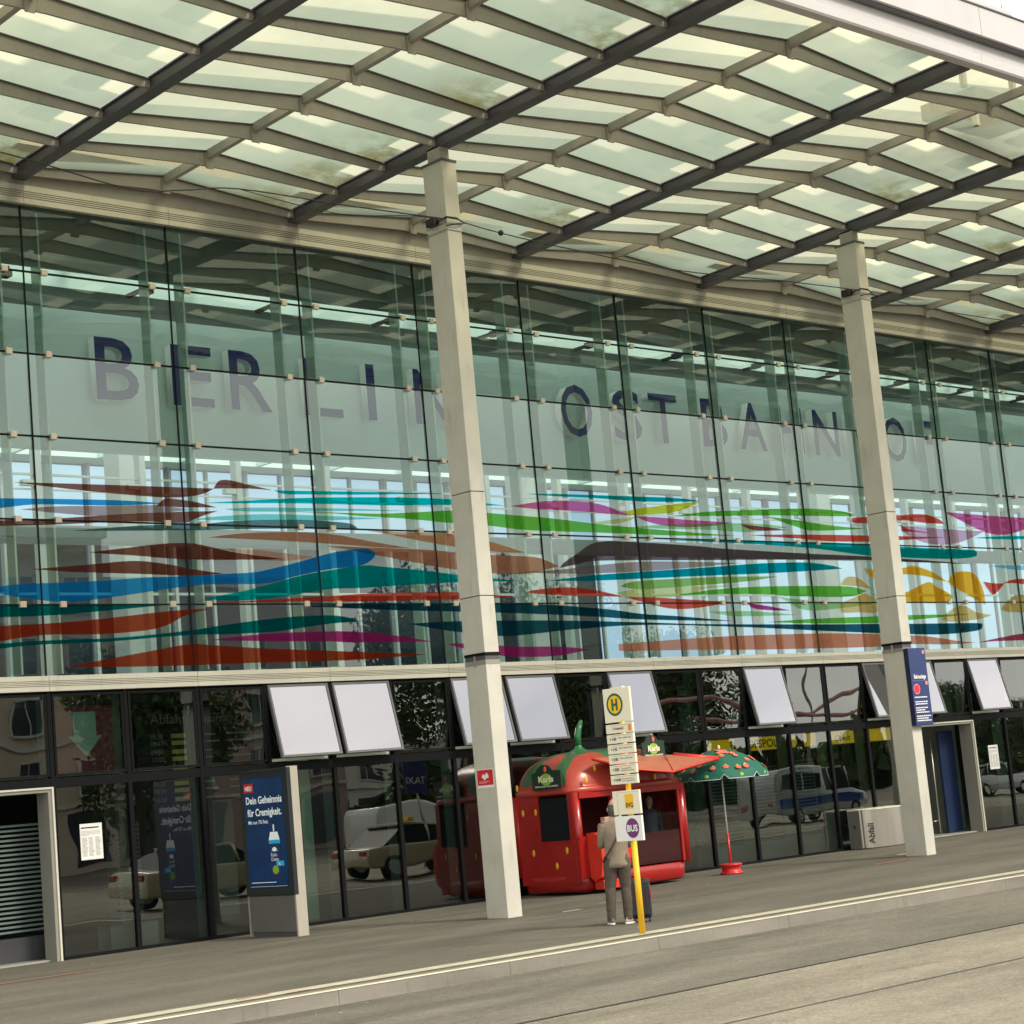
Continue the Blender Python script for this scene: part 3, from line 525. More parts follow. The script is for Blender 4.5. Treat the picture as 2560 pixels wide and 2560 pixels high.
# cladding bands with grooves
def band(z0,z1,y,nm,mt='cream_band'):
    h=z1-z0; g=.014; pr=[(y+.10,z0),(y,z0),(y,z0+h*.25)]
    k=4
    for i in range(k):
        a=z0+h*(.30+.11*i); pr+=[(y,a),(y+.03,a+.004),(y+.03,a+h*.045),(y,a+h*.05)]
    pr+=[(y,z1),(y+.10,z1)]
    mb=MB()
    for i in range(16): mb.prism(pr,X0+2.8*i+.004,X0+2.8*i+2.796)
    return mb.build(nm,mt,B)
band(4.21,4.455,-.10,'cladding_band')
o=band(12.245,12.56,-.16,'cladding_band','top_band_shaded'); 
MB().box(X0,X1,-.075,.1,12.565,13.04).build('parapet_panel','parapet_shaded',B)
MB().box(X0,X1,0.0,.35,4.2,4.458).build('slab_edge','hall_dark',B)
# coloured films on the glass
exec_film=None
for i,(c,t,b) in enumerate(FILM):
    t=[(t[0][0],t[0][1])]+[tuple(p) for p in t[1:]]
    bt=[t[0]]+[tuple(p) for p in b]+[t[-1]]
    top=smooth_curve(t,6); bot=smooth_curve(bt,6)
    # resample both edges on the same stations so that the strip triangulates cleanly
    def at(cv,s):
        s*=len(cv)-1; k=min(int(s),len(cv)-2); f=s-k
        return (cv[k][0]*(1-f)+cv[k+1][0]*f,cv[k][1]*(1-f)+cv[k+1][1]*f)
    def byx(cv,x):
        for p,q in zip(cv[:-1],cv[1:]):
            if (p[0]-x)*(q[0]-x)<=0 and abs(q[0]-p[0])>1e-6: f=(x-p[0])/(q[0]-p[0]); return p[1]*(1-f)+q[1]*f
        return min(cv,key=lambda p:abs(p[0]-x))[1]
    xa,xb=t[0][0],t[-1][0]; n=max(24,int(abs(xb-xa)*10)); V=[];F=[]
    y=-.0125-.0002*i
    for k in range(n+1):
        s=.5-.5*math.cos(PI*k/n); x=xa+(xb-xa)*s
        zt,zb=byx(top,x),byx(bot,x)
        if zb>zt: zt=zb=(zt+zb)/2
        V+=[(x,y,zb),(x,y,zt)]
        if k: j=2*k; F.append((j-2,j,j+1,j-1))
    MB().add(V,F).build('coloured_film','film_'+c,B)
# upper hall: floor, wall with letters, gallery beam, far glazing, ceiling
XE=78.4
MB().box(X0,XE,.4,22,4.22,4.44).build('hall_floor','hall_grey',B)
hc=MB().box(X0,XE,.05,1.3,12.62,12.8).box(X0,XE,1.3,1.8,12.6,12.81).box(X0,XE,1.2,1.3,11.88,12.62).box(X0,XE,2.9,3.7,12.62,12.8).box(X0,XE,11.6,12.4,12.62,12.8).box(X0,XE,21,22.2,12.62,12.8)  # front drop added to keep the roof light strip out of view
for i in range(31):
    a=X0+2.8*i
    for u,v in ((1.3,2.9),(3.7,11.6),(12.4,21)): hc.box(a-.06,a+.06,u,v,12.62,12.8)
hc.build('hall_ceiling','hall_white',B)
MB().box(X0,XE,.86,.92,11.52,12.62).build('added_bulkhead','portal_grey',B)  # added panel hiding the bright strip at the name wall top
MB().add([(X0,.5,12.78),(XE,.5,12.78),(XE,21.5,12.78),(X0,21.5,12.78)],[(0,1,2,3)]).build('added_skylight_glazing','added_skylight',B)  # translucent sheet added to bring daylight into the dark hall
fe=MB(); fj=MB()
for i in range(14):
    a=X1+2.8*i
    for z0,z1 in zip(ZJ[:-1],ZJ[1:]): fe.quad((a+.012,0,z0+.012),(a+2.788,0,z0+.012),(a+2.788,0,z1-.012),(a+.012,0,z1-.012))
    fe.quad((a+.05,0,0.05),(a+2.75,0,.05),(a+2.75,0,4.2),(a+.05,0,4.2)); fj.box(a-.03,a+.03,-.02,.1,0,12.24)
tag(fe.build('glass_pane_far','facade_glass',B),kind='stuff'); fj.box(X1,XE,-.1,.1,4.21,4.455).box(X1,XE,-.14,.1,12.245,13.04).build('far_frame','cream_band',B)
MB().box(X0,XE,3.05,3.25,8.86,12.6).build('name_wall','hall_white',B)
MB().box(X0,XE,6.0,6.5,7.66,7.97).build('gallery_beam','hall_grey',B)
MB().box(X0,X1,1.3,1.6,11.05,11.35).box(X0,X1,.55,.62,11.62,11.65).box(X0,X1,.55,.62,10.95,10.98).build('roof_truss','hall_grey',B)
for i in range(0,16): MB().box(cols[i]-.04,cols[i]+.04,.5,1.45,11.3,11.36).box(cols[i]+.3,cols[i]+.42,1.1,1.3,11.38,11.5).build('truss_bracket','hall_dark',B)
MB().box(X0-.15,X0,0,22,0,12.8).build('end_wall','concrete',B); MB().box(XE,XE+.15,0,22,0,12.8).build('end_wall','concrete',B)
for i in range(30):
    a=X0+2.8*i
    MB().quad((a+.05,21.9,4.5),(a+2.75,21.9,4.5),(a+2.75,21.9,12.6),(a+.05,21.9,12.6)).build('far_pane','far_glass',B)
    MB().box(a-.05,a+.05,21.7,22,4.44,12.62).box(a+1.36,a+1.44,21.8,21.95,4.44,12.62).build('far_mullion','hall_grey',B)
for x in (1.4,12.9,27.9,43.1,58.): MB().box(x-.4,x+.4,17.6,18.4,4.44,12.62,0,.06).build('hall_column','hall_grey',B)
for x in [X0+1.2+2.8*i for i in range(30)]: MB().box(x,x+.16,12,12.25,4.44,12.62).box(x-.32,x,12.02,12.2,9.95,10.08).build('hall_post','hall_grey',B)
MB().box(X0,XE,12.1,12.16,10.20,10.25).box(X0,XE,12.1,12.14,9.85,9.89).box(X0,XE,21.75,21.85,5.35,5.42).box(X0,XE,21.75,21.85,8.7,8.78).build('hall_rail','hall_grey',B)
for ch,a,b in [('B',2.92,3.83),('E',4.57,5.50),('R',5.89,6.86),('L',7.72,8.62),('I',9.28,9.50),('N',10.55,11.55),('O',14.84,15.83),('S',16.51,17.45),('T',17.74,18.72),('B',19.57,20.47),('A',20.93,21.93),('H',22.40,23.40),('N',23.85,24.86),('H',25.32,26.30),('O',26.80,27.80),('F',28.42,29.25)]:
    text('letter',ch,(a,2.84,9.78),1.70,'letter_blue',B,ex=.10,bold=.012,width=b-a,side='letter_side')
t=thing('shed_stand_in','dark train shed stand-in added beyond the far glazing to block sky behind the hall','shed',(0,27,0))  # dark block added to cut the sky seen through the glazing
MB().box(-12,40,0,14,0,11.0).build('wall','hall_dark',t); MB().box(-12.5,40.5,-.5,14.5,11.0,11.4).build('roof','hall_grey',t)
# ground floor glazing
def modx(i): return 1.4*i
OPEN={3,4,6,7,9,12,15,16,18}
DOOR={-2,-1,16,17}
frame_closed=None
for i in range(-4,28):
    a=modx(i); W=thing('hopper_window',None,None,(a,0,4.19)); W.parent=B
    del_keys=None
    op=i in OPEN
    fr=MB(); y=-.045
    for q in ((.05,.09,-1.33,-.02),(1.31,1.35,-1.33,-.02),(.09,1.31,-1.33,-1.29),(.09,1.31,-.06,-.02)): fr.box(q[0],q[1],y-.012,y+.05,q[2],q[3])
    pn=MB().quad((.09,y,-1.29),(1.31,y,-1.29),(1.31,y,-.06),(.09,y,-.06))
    fo=fr.build('frame','hopper_frame' if op else 'black_metal',W); po=pn.build('pane','hopper_glass' if op else 'lower_glass',W)
    st=MB().box(.08,1.32,.045,.07,-1.335,-1.285).build('sill_strip','fin_edge',W)
    if op:
        for q in (fo,po): q.rotation_euler[0]=-R(13.4)
        MB().tube([(.07,.02,-.7),(.07,-.21,-1.12),(.07,.02,-1.2)],.010,6).tube([(1.33,.02,-.7),(1.33,-.21,-1.12),(1.33,.02,-1.2)],.010,6).build('stay','black_metal',W)
    if i not in DOOR:
        MB().quad((a+.05,-.01,.05),(a+1.35,-.01,.05),(a+1.35,-.01,2.68),(a+.05,-.01,2.68)).build('window_pane','lower_glass',B)
m0=None
for i in range(-4,29):
    a=modx(i); z0=2.68 if i in (-1,17) else 0
    MB().box(a-.038,a+.038,-.05,.06,z0,4.205).build('mullion','black_metal',B)
    if z0==0: MB().box(a-.012,a+.012,.06,.36,.03,4.15).build('support_fin','fin_lower',B)
MB().box(X0,X1,-.045,.07,2.685,2.835).build('transom','black_metal',B)
for a,b in ((X0,-2.8),(0,22.4),(25.2,X1)): MB().box(a,b,-.04,.06,.0,.055).build('base_rail','black_metal',B)
for a,b in ((-2.8,0),(22.4,25.2)):
    MB().box(a+.05,b-.045,-.06,.40,2.62,2.683,0).box(b-.11,b-.05,-.06,.30,0,2.62,0).box(a+.05,a+.11,-.06,.40,0,2.62,0).build('door_portal','portal_grey',B)
    MB().box(b-.052,b-.02,-.085,-.055,0,2.70).box(a+.02,b-.052,-.085,-.055,2.67,2.70).build('portal_edge','cream_band',B)
# interior of the ground floor
MB().box(X0,XE,.1,14,.002,.03).build('interior_floor','hall_floor',B)
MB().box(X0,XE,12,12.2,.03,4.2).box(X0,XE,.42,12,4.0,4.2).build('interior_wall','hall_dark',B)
for x,y,w,d,m in ((5.55,1.0,.24,.3,'mint_panel'),(16.1,1.0,.26,.25,'mint_panel'),(7.0,6,.5,.5,'hall_grey'),(20.4,5,.5,.5,'hall_grey'),(1.3,7,.5,.5,'hall_grey'),(26.45,1.,.35,.2,'mint_panel'),(4.0,4.8,.35,.4,'hall_grey')):
    MB().box(x,x+w,y,y+d,.03,3.99).build('interior_column',m,B)
def blind(x0,x1,z0,z1,y):
    t=thing('window_blind',f'slatted blind hanging inside the glass {"beside the left doorway" if x1<.3 else "left of the advertising board" if x1<3 else "left of the litter bin" if x0<17 else "next to the litter bin"}','blind',(x0,y,z0))
    mb=MB(); z=0
    while z<z1-z0: mb.box(0,x1-x0,0,.03,z,z+.034); z+=.075
    mb.build('slat_stack','blind',t)
    MB().box(-.01,.01,.03,.04,0,z1-z0).box(x1-x0-.01,x1-x0+.01,.03,.04,0,z1-z0).build('cord','blind',t)
blind(-2.6,.12,.48,2.2,.62); blind(1.45,1.92,.48,2.05,.62); blind(15.5,18.35,.42,2.0,.55); blind(18.42,19.66,.42,2.08,.55)
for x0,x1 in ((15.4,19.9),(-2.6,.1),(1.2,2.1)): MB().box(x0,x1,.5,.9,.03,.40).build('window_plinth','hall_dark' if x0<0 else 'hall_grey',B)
MB().box(24.55,25.15,.55,.62,.05,2.5,0,.01).build('door_leaf','navy_panel',B)
MB().box(23.9,24.3,1.2,1.27,.05,2.5,0,.01).build('door_leaf','navy_panel',B)
MB().tube([(24.4,.7,.05),(24.4,.7,2.4)],.02,8).tube([(24.15,.7,.35),(24.42,.7,.35)],.012,8).build('door_handle','steel',B)
MB().box(24.8,27.2,1.9,2.0,.03,3.9).build('interior_partition','portal_grey',B)
MB().box(-2.6,-.4,1.6,1.7,2.2,2.9).build('interior_partition','hall_grey',B)
# yellow police fascia sign inside
t=thing('police_sign','long yellow sign strip with black police lettering inside the ground floor window','sign',(16.9,1.45,2.40))
pr=[(0.12*math.cos(a)-.0,.15+.15*math.sin(a)) for a in [PI/2+PI*k/8 for k in range(9)]]
MB().prism([(p[0],p[1]) for p in pr],0,3.2).prism([(p[0],p[1]) for p in pr],3.6,7.2).build('sign_body','police_yellow',t)
text('lettering','BUNDESPOLIZEI',(.85,-.135,.06),.26,'ink',t,width=2.1,bold=.004)
text('lettering','Gewalt',(4.6,-.135,.07),.2,'ink',t,bold=.002)
# departure board
t=thing('departure_board','black departure board with grey heading and yellow train labels behind the window','display board',(2.9,1.95,2.3))
MB().box(-.1,3.2,.0,.12,0,1.7).build('board_panel','board_black',t)
text('heading','Abfahrt',(.2,-.006,1.42),.25,'board_text',t,width=.86)
text('heading','Departure / Départ',(1.18,-.006,1.42),.20,'board_text',t,shear=.25,width=1.5)
yb=MB(); tb=MB()
for k,s in enumerate(('09:38','09:43','09:50','10:05','10:15','10:25','10:30','10:36','10:50','11:10')):
    z=1.16-.125*k-(.03*(k//2))
    if z<.02: break
    yb.box(.62,.98,-.008,0,z,z+.075); tb.box(1.1,1.1+random.uniform(.3,.6),-.006,0,z+.02,z+.05).box(1.8,1.8+random.uniform(.2,.6),-.006,0,z+.02,z+.05)
    text('departure_time',s,(.18,-.006,z),.12,'board_text',t)
yb.build('train_label','board_yellow',t); tb.build('text_row','board_text',t)
t=thing('arrow_sign','dark red panel with a pale green down arrow behind the second upper window','sign',(.30,.62,2.93))
MB().box(0,1.35,0,.04,0,1.2).build('sign_panel','arrow_red',t)
MB().poly([(.50,.98),(.92,.98),(.92,.58),(1.02,.58),(.71,.24),(.40,.58),(.50,.58)],-.004).build('arrow','arrow_mint',t)
# notices on the glass
def notice(x,z,w,h,label):
    t=thing('notice',label,'notice',(x,-.016,z))
    MB().box(0,w,-.004,0,0,h).build('sheet','white_paper',t)
    MB().box(.05*w,.85*w,-.007,-.004,h*.87,h*.905).build('heading_line','ink',t)
    mb=MB()
    for k in range(4): mb.box(.05*w,w*(.9 if k<3 else .4),-.006,-.004,h*(.78-.035*k),h*(.79-.035*k))
    for c in range(3):
        for k in range(16): mb.box(w*(.07+.3*c),w*(.07+.3*c+random.uniform(.17,.26)),-.006,-.004,h*(.60-.033*k),h*(.613-.033*k))
    mb.build('text_block','ink_grey',t)
notice(.44,1.51,.40,.57,'white printed notice stuck on the glass beside the left doorway')
notice(25.76,1.46,.41,.59,'white printed notice stuck on the glass beside the right doorway')
t=thing('door_camera','small pale box with a round lens above the left doorway blinds','camera',(-1.0,.30,2.22))
MB().box(0,.16,0,.1,0,.22,0,.01).build('case','cream_steel',t); MB().tube([(.08,-.006,.11),(.08,.01,.11)],.025,12).build('lens','black_metal',t)

# ------------------------------------------------------------------ canopy
CN=thing('glass_canopy','large forecourt canopy of cream girders, dark beams and greenish glass panes','canopy',(0,0,12.6))
def P3(mb): 
    mb.v=[(a,b,c-12.6) for a,b,c in mb.v]; return mb
def zb(y): return 12.66-.028*y
XB=[5.56+5.6*k for k in range(-3,9)]
GY=[-.17-1.353*j for j in range(9)]
YF=-11.2
for xb in XB:
    mb=MB()
    prof=lambda y:[(xb-.12,zb(y)),(xb+.12,zb(y)),(xb+.12,zb(y)+.035),(xb+.055,zb(y)+.035),(xb+.055,zb(y)+.21),(xb+.1,zb(y)+.21),(xb+.1,zb(y)+.235),(xb-.1,zb(y)+.235),(xb-.1,zb(y)+.21),(xb-.055,zb(y)+.21),(xb-.055,zb(y)+.035),(xb-.12,zb(y)+.035)]
    a=prof(.0); b=prof(YF+.15); n=len(a)
    mb.add([(p[0],.0-.08,p[1]) for p in a]+[(p[0],YF+.15,p[1]) for p in b],[list(range(n)),list(range(n,2*n))[::-1]]+[(i,n+i,n+(i+1)%n,(i+1)%n) for i in range(n)])
    P3(mb).build('main_beam','beam_dark',CN)
def girder(y):
    z=zb(y)-12.6; W=5.6-.12; h=W/2; mb=MB()
    top=[(0,z+.18),(h-.35,z+.415),(h,z+.43),(h+.35,z+.415),(W,z+.18)]
    bot=[(W,z+.06),(h+.3,z+.18),(h-.3,z+.18),(0,z+.06)]
    mb.prism(top+bot,-.022,.022,0,'y')
    return mb
def flange(y):
    z=zb(y)-12.6; W=5.6-.12; h=W/2; mb=MB()
    for (a,za),(b,zb_) in zip([(0,z+.18),(h,z+.432)],[(h,z+.432),(W,z+.18)]): mb.prism([(a,za),(b,zb_),(b,zb_+.018),(a,za+.018)],-.06,.06,0,'y')
    return mb
for j,y in enumerate(GY):
    g=None
    for xb in XB[:-1]:
        if g is None:
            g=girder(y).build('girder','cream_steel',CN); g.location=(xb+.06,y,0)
            flange(y).build('flange','beam_dark',g)
            z=zb(y)-12.6; h=(5.6-.12)/2
            MB().box(h-.075,h+.075,-.045,-.022,z+.135,z+.33).box(h-.085,h-.070,-.06,-.045,z+.125,z+.40).box(h-.085,h+.06,-.06,-.045,z+.125,z+.14).build('bracket','cream_steel',g)
        else: copy_tree(g,CN,(xb+.06,y,0))
for xb in XB[:-1]:
    xm=xb+2.8; mb=MB(); q=MB()
    for (y0,y1) in [(-.05,YF+.1)]:
        v=[]
        for y in (y0,y1):
            z=zb(y)-12.6; v+=[(xm-.05,y,z+.31),(xm+.05,y,z+.31),(xm+.05,y,z+.457),(xm-.05,y,z+.457)]
        mb.add(v,[(0,1,2,3),(7,6,5,4),(0,4,5,1),(1,5,6,2),(2,6,7,3),(3,7,4,0)])
    mb.build('ridge_bar','cream_steel',CN)
cells=[]
YS=[-.05]+[(y) for y in GY[1:]]+[YF+.05]
for xb in XB[:-1]:
    for y0,y1 in zip(YS[:-1],YS[1:]):
        for side in (0,1): cells.append((xb,y0,y1,side))
cells.sort(key=lambda c:(Vector((c[0]+2,c[1],12.8))-Vector((6,-6,12.8))).length)
def pane(mb,c,mi):
    xb,y0,y1,s=c; y0-=.01; y1+=.01
    za,zc=zb(y0)-12.6,zb(y1)-12.6
    if s==0: mb.quad((xb+.13,y0,za+.215),(xb+2.79,y0,za+.462),(xb+2.79,y1,zc+.462),(xb+.13,y1,zc+.215),mi,[(0,0),(1,0),(1,1),(0,1)])
    else: mb.quad((xb+2.81,y0,za+.462),(xb+5.47,y0,za+.215),(xb+5.47,y1,zc+.215),(xb+2.81,y1,zc+.462),mi,[(0,0),(1,0),(1,1),(0,1)])
    return mb
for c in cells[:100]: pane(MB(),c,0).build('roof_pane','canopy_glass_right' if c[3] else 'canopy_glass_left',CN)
rm=MB()
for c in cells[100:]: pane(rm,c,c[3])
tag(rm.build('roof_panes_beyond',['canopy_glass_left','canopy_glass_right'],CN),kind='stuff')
# front fascia: rounded lower roll, joint line, upper panels
zf=zb(YF)-12.6; fa=MB(); up_=MB()
pr=[(YF+.02,zf-.07),(YF-.13,zf-.06),(YF-.155,zf-.03),(YF-.16,zf+.12)]+[(YF-.16+.13*math.sin(t),zf+.14+.26*(1-math.cos(t))) for t in [PI/2*k/8 for k in range(1,9)]]+[(YF+.02,zf+.40)]
for k in range(11): fa.prism(pr,XB[k]+.003,XB[k]+5.597)
fa.build('fascia_roll','white_fascia',CN)
MB().box(XB[0],XB[-1],YF-.16,YF+.02,zf+.403,zf+.43).box(XB[0],XB[-1],YF-.24,YF+.02,zf+.93,zf+.955).build('fascia_joint','beam_dark',CN)
for k in range(22): up_.box(XB[0]+2.8*k+.006,XB[0]+2.8*k+2.794,YF-.22,YF-.02,zf+.433,zf+.927)
up_.build('fascia_panel','white_fascia',CN)
MB().box(XB[0],XB[-1],-.3,.6,.62,.8).build('rear_flashing','cream_steel',CN)
t=thing('roof_unit','grey rooftop box with a small bracket above the canopy edge','roof equipment',(14.6,-9.0,14.9))
MB().box(0,2.2,0,1.2,-1.2,-.9).box(.1,.2,.1,.2,-1.6,-1.2).box(2.0,2.1,.1,.2,-1.6,-1.2).build('stand','steel',t)
MB().box(-.2,1.65,0,.9,.62,.88,0,.02).build('housing','white_fascia',t); MB().box(-.25,1.75,-.05,.95,.56,.62).build('tray','beam_dark',t)
MB().box(-.15,-.05,.1,.2,-.9,.56).box(1.5,1.6,.1,.2,-.9,.56).build('leg','steel',t)
MB().tube([(1.45,.1,.88),(1.45,.1,1.12),(1.62,.1,1.15)],.015,6).build('bracket','steel',t)

# pillars
def pillar(xc,label):
    t=thing('canopy_pillar',label,'pillar',(xc,-4.25,0),0,'pillars holding up the glass canopy')
    w,d=.155,.25
    for a,b in ((0,4.10),(4.235,5.15),(5.165,6.87),(6.885,11.50),(11.515,12.52)): MB().box(-w,w,-d,d,a,b,0,.008).build('shaft','pillar_paint',t)
    MB().box(-w+.012,w-.012,-d+.012,d-.012,4.0,12.5).build('core','beam_dark',t)
    MB().box(-w-.006,w+.006,-d-.006,d+.006,4.19,4.235).build('dark_band','black_metal',t)
    MB().box(-w-.004,w+.004,-d-.004,d+.004,4.04,4.115).build('grey_band','portal_grey',t)
    MB().box(-w-.015,-w,-.02,.02,4.02,4.19).build('bolt','steel',t)
    MB().box(-w-.012,w+.012,-d-.012,d+.012,12.50,12.545).build('cap_plate','beam_dark',t)
    MB().box(-.10,.10,-.16,.16,12.545,12.82).build('head_block','cream_steel',t)
    if abs(xc-5.54)<.1 or abs(xc-16.74)<.1:
        MB().box(-w-.02,w+.02,-d-.02,d+.02,11.42,11.445).box(-w-.02,w+.02,-d-.02,d+.02,11.30,11.32).build('cable_clamp','steel',t)
        MB().box(-w-.12,-w-.01,-.06,.16,11.42,11.56,0,.02).tube([(-w-.06,-.06,11.46),(-w-.05,-d-.05,11.50),(0,-d-.07,11.50),(w+.05,-d-.04,11.44),(0,-d-.06,11.40),(-w-.04,-d-.02,11.36)],.014,6).build('cable_box','cable_black',t)
    return t
pillar(5.54,'tall cream square pillar left of the red strawberry kiosk, with a red sticker')
pillar(16.74,'tall cream square pillar carrying the tall blue notice board')
pillar(27.94,'cream pillar outside the frame on the right, seen only as a reflection'); pillar(-5.66,'cream pillar outside the frame on the left of the canopy'); pillar(39.14,'far cream pillar at the right end of the canopy'); pillar(50.34,'farthest cream pillar, past the right end of the station building')
def cable(pts,label,r=.010,bead=None):
    t=thing('overhead_cable',label,'cable',pts[0])
    p0=Vector(pts[0]); MB().tube([tuple(Vector(p)-p0) for p in smooth_curve(pts,5)],r,6).build('wire','cable_black',t)
    if bead:
        for b in bead: MB().ell(tuple(Vector(b)-p0),(.05,.05,.05)).build('insulator','cable_black',t)
cable([(-5.5,-4.45,11.46),(-2.84,-4.55,11.32),(-.84,-4.6,11.07),(.1,-4.6,11.18),(1.12,-4.6,11.35),(3.2,-4.6,11.38),(5.38,-4.5,11.48)],'thin black cable sagging to the nearer pillar from the left')
cable([(1.12,-4.6,11.35),(3.0,-4.6,11.22),(4.6,-4.6,11.40),(5.38,-4.5,11.44)],'short second black cable joining the nearer pillar from the left',.007)
cable([(5.70,-4.5,11.48),(6.44,-4.6,11.36),(8.15,-4.6,11.28),(11,-4.6,11.22),(14,-4.6,11.36),(16.58,-4.5,11.48)],'black cable sagging between the two pillars with a round insulator',.010,[(6.5,-4.6,11.36)])
cable([(16.92,-4.5,11.44),(18.5,-4.6,11.30),(20.5,-4.6,11.30),(23,-4.6,11.33),(27.78,-4.5,11.45)],'black cable running from the pillar with the blue board to the right')
# ------------------------------------------------------------------ strawberry kiosk
def sgnp(c,p): return math.copysign(abs(c)**p,c)
def ring(a,b,z,n=160,p=.33): return [(a*sgnp(math.cos(2*PI*k/n),p),b*sgnp(math.sin(2*PI*k/n),p),z) for k in range(n)]
def loft(mb,rings,mf=None,cap=True,smooth=True):
    n=len(rings[0]); b=len(mb.v)
    for r in rings: mb.v+=r
    for i in range(len(rings)-1):
        for k in range(n):
            f=[b+i*n+k,b+i*n+(k+1)%n,b+(i+1)*n+(k+1)%n,b+(i+1)*n+k]; mb.f.append(f)
            c=sum((Vector(mb.v[q]) for q in f),Vector())/4
            mb.m.append(mf(c) if mf else 0); mb.sm.append(smooth)
    if cap:
        mb.f.append([b+(len(rings)-1)*n+k for k in range(n)]); mb.m.append(mf(Vector(rings[-1][0])) if mf else 0); mb.sm.append(False)
        mb.f.append([b+k for k in range(n)][::-1]); mb.m.append(0); mb.sm.append(False)
    return mb
KX,KY=10.98,-1.17
K=thing('strawberry_kiosk','red strawberry shaped fruit kiosk with green stalk and yellow seeds beside the cream pillar','kiosk',(KX,KY,0))
A_,B_=1.50,.88
def roofmat(c):
    x,y,z=c
    if z<2.0: return 0
    # leaf collar round the stalk and two wavy green bands down the left end
    d=math.hypot(x+.35,y*.9)
    lobes=.50+.16*math.cos(5*math.atan2(y,x+.35)+.6)
    if z>2.35 and d<lobes+.12: return 1
    an=math.degrees(math.atan2(y,-(x+.30)))+2.5*math.sin(z*8)
    if x<-.3 and z>2.04 and (abs(an-15)<7.5 or abs(an+24)<7.0): return 1
    if x>.95 and z>2.36+.05*math.sin(y*9): return 1
    return 0
rg=[ring(A_+.03,B_+.03,1.84),ring(A_+.05,B_+.05,1.86),ring(A_+.05,B_+.05,1.93),ring(A_+.02,B_+.02,1.95)]
for i in range(1,33):
    h=i/32; s=max(.02,(1-h**2.4))**(1/3.0); rg.append(ring((A_+.01)*(.25*s+.75*s**.8),(B_+.01)*s,1.95+.68*h,p=.33+.3*h))
loft(MB(),rg,roofmat).build('roof',['kiosk_roof','kiosk_green'],K)
# lower body, posts and walls
loft(MB(),[ring(A_-.05,B_-.05,.07),ring(A_-.01,B_-.01,.12),ring(A_+.005,B_+.005,.34),ring(A_-.02,B_-.02,.37)],cap=False).build('base_skirt','kiosk_red',K)
wl=MB()
wl.box(-A_+.0,-A_+.05,-B_+.10,B_-.15,.20,1.0,0,.01)                      # left end wall, lower
wl.box(-A_,-A_+.05,.12,B_-.15,1.0,1.86).box(-A_,-A_+.05,-B_+.10,-B_+.22,1.002,1.86)
wl.tube([(-A_+.10,B_-.12,.36),(-A_+.10,B_-.12,1.86)],.12,16)
wl.box(-A_+.1,A_-.1,B_-.05,B_,.36,1.86)                                     # back
wl.box(A_-.05,A_,-B_+.1,B_-.1,.36,1.86).tube([(A_-.10,-B_+.10,.36),(A_-.10,-B_+.10,1.86)],.11,16)
wl.tube([(-A_+.10,-B_+.10,.36),(-A_+.10,-B_+.10,1.86)],.085,16)
wl.box(-A_+.03,-.55,-B_+.01,-B_+.06,.30,1.05).box(-A_+.01,-A_+.06,-B_+.02,-B_+.3,.25,1.0); wl.box(-.58,-.50,-B_,-B_+.06,.36,1.86)
wl.box(-A_+.1,A_-.1,-B_-.01,-B_+.05,1.74,1.86)
wl.build('wall','kiosk_red',K)
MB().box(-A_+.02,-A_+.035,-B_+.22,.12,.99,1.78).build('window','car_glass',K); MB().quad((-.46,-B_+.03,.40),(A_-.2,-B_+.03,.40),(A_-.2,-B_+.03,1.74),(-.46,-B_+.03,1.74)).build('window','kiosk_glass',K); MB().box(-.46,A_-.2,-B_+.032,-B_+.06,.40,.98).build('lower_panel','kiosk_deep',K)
MB().box(-A_-.01,-A_+.03,-B_+.20,.14,.965,1.0).build('window_frame','kiosk_red',K); MB().box(A_-.26,A_-.2,-B_,-B_+.05,.38,1.74).build('window_frame','kiosk_red',K)
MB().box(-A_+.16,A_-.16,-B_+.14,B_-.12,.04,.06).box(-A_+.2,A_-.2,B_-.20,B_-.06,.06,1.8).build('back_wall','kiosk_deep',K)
ct=MB(); pr=[(-B_-.0,.30),(-B_-.10,.22),(-B_-.27,.30),(-B_-.34,.60),(-B_-.33,.92),(-B_-.26,1.06),(-B_-.16,1.10),(-B_+.02,1.10)]
ct.prism(pr,-A_+.22,-.52); ct.box(-A_+.30,-.56,-B_-.24,-B_,.07,.24,0,.02); ct.build('counter','awning_edge',K)
for (y,z,side) in ((.55,1.55,0),(.20,1.55,0),(.35,.80,0),(-.55,.82,0),(-.25,.55,0),(.62,2.02,0)):
    MB().ell((0,0,0),(.012,.035,.065)).build('seed','seed_yellow',K,(-A_-(.005 if z<1.9 else .035),y,z))
for (x,y,z) in ((-.85,-B_-.335,.86),(-1.10,-B_-.30,.42),(-.62,-B_-.30,.56),(-1.22,-B_-.055,2.07),(-.30,-B_-.05,2.05),(-.88,-B_+.04,2.27),(.62,-B_-.05,2.02),(1.1,-B_-.045,2.05)):
    MB().ell((0,0,0),(.035,.015,.065)).build('seed','seed_yellow',K,(x,y,z))
MB().lathe([(.26,0),(.17,.03),(.09,.07),(.055,.13),(.05,.2)],(-.42,0,2.60),20).tube([(-.42,0,2.7),(-.43,-.01,2.9),(-.40,-.02,3.04),(-.34,-.03,3.16)],[.055,.062,.058,.04],12).ell((-.335,-.03,3.17),(.042,.042,.04)).build('stalk','stem_green',K)
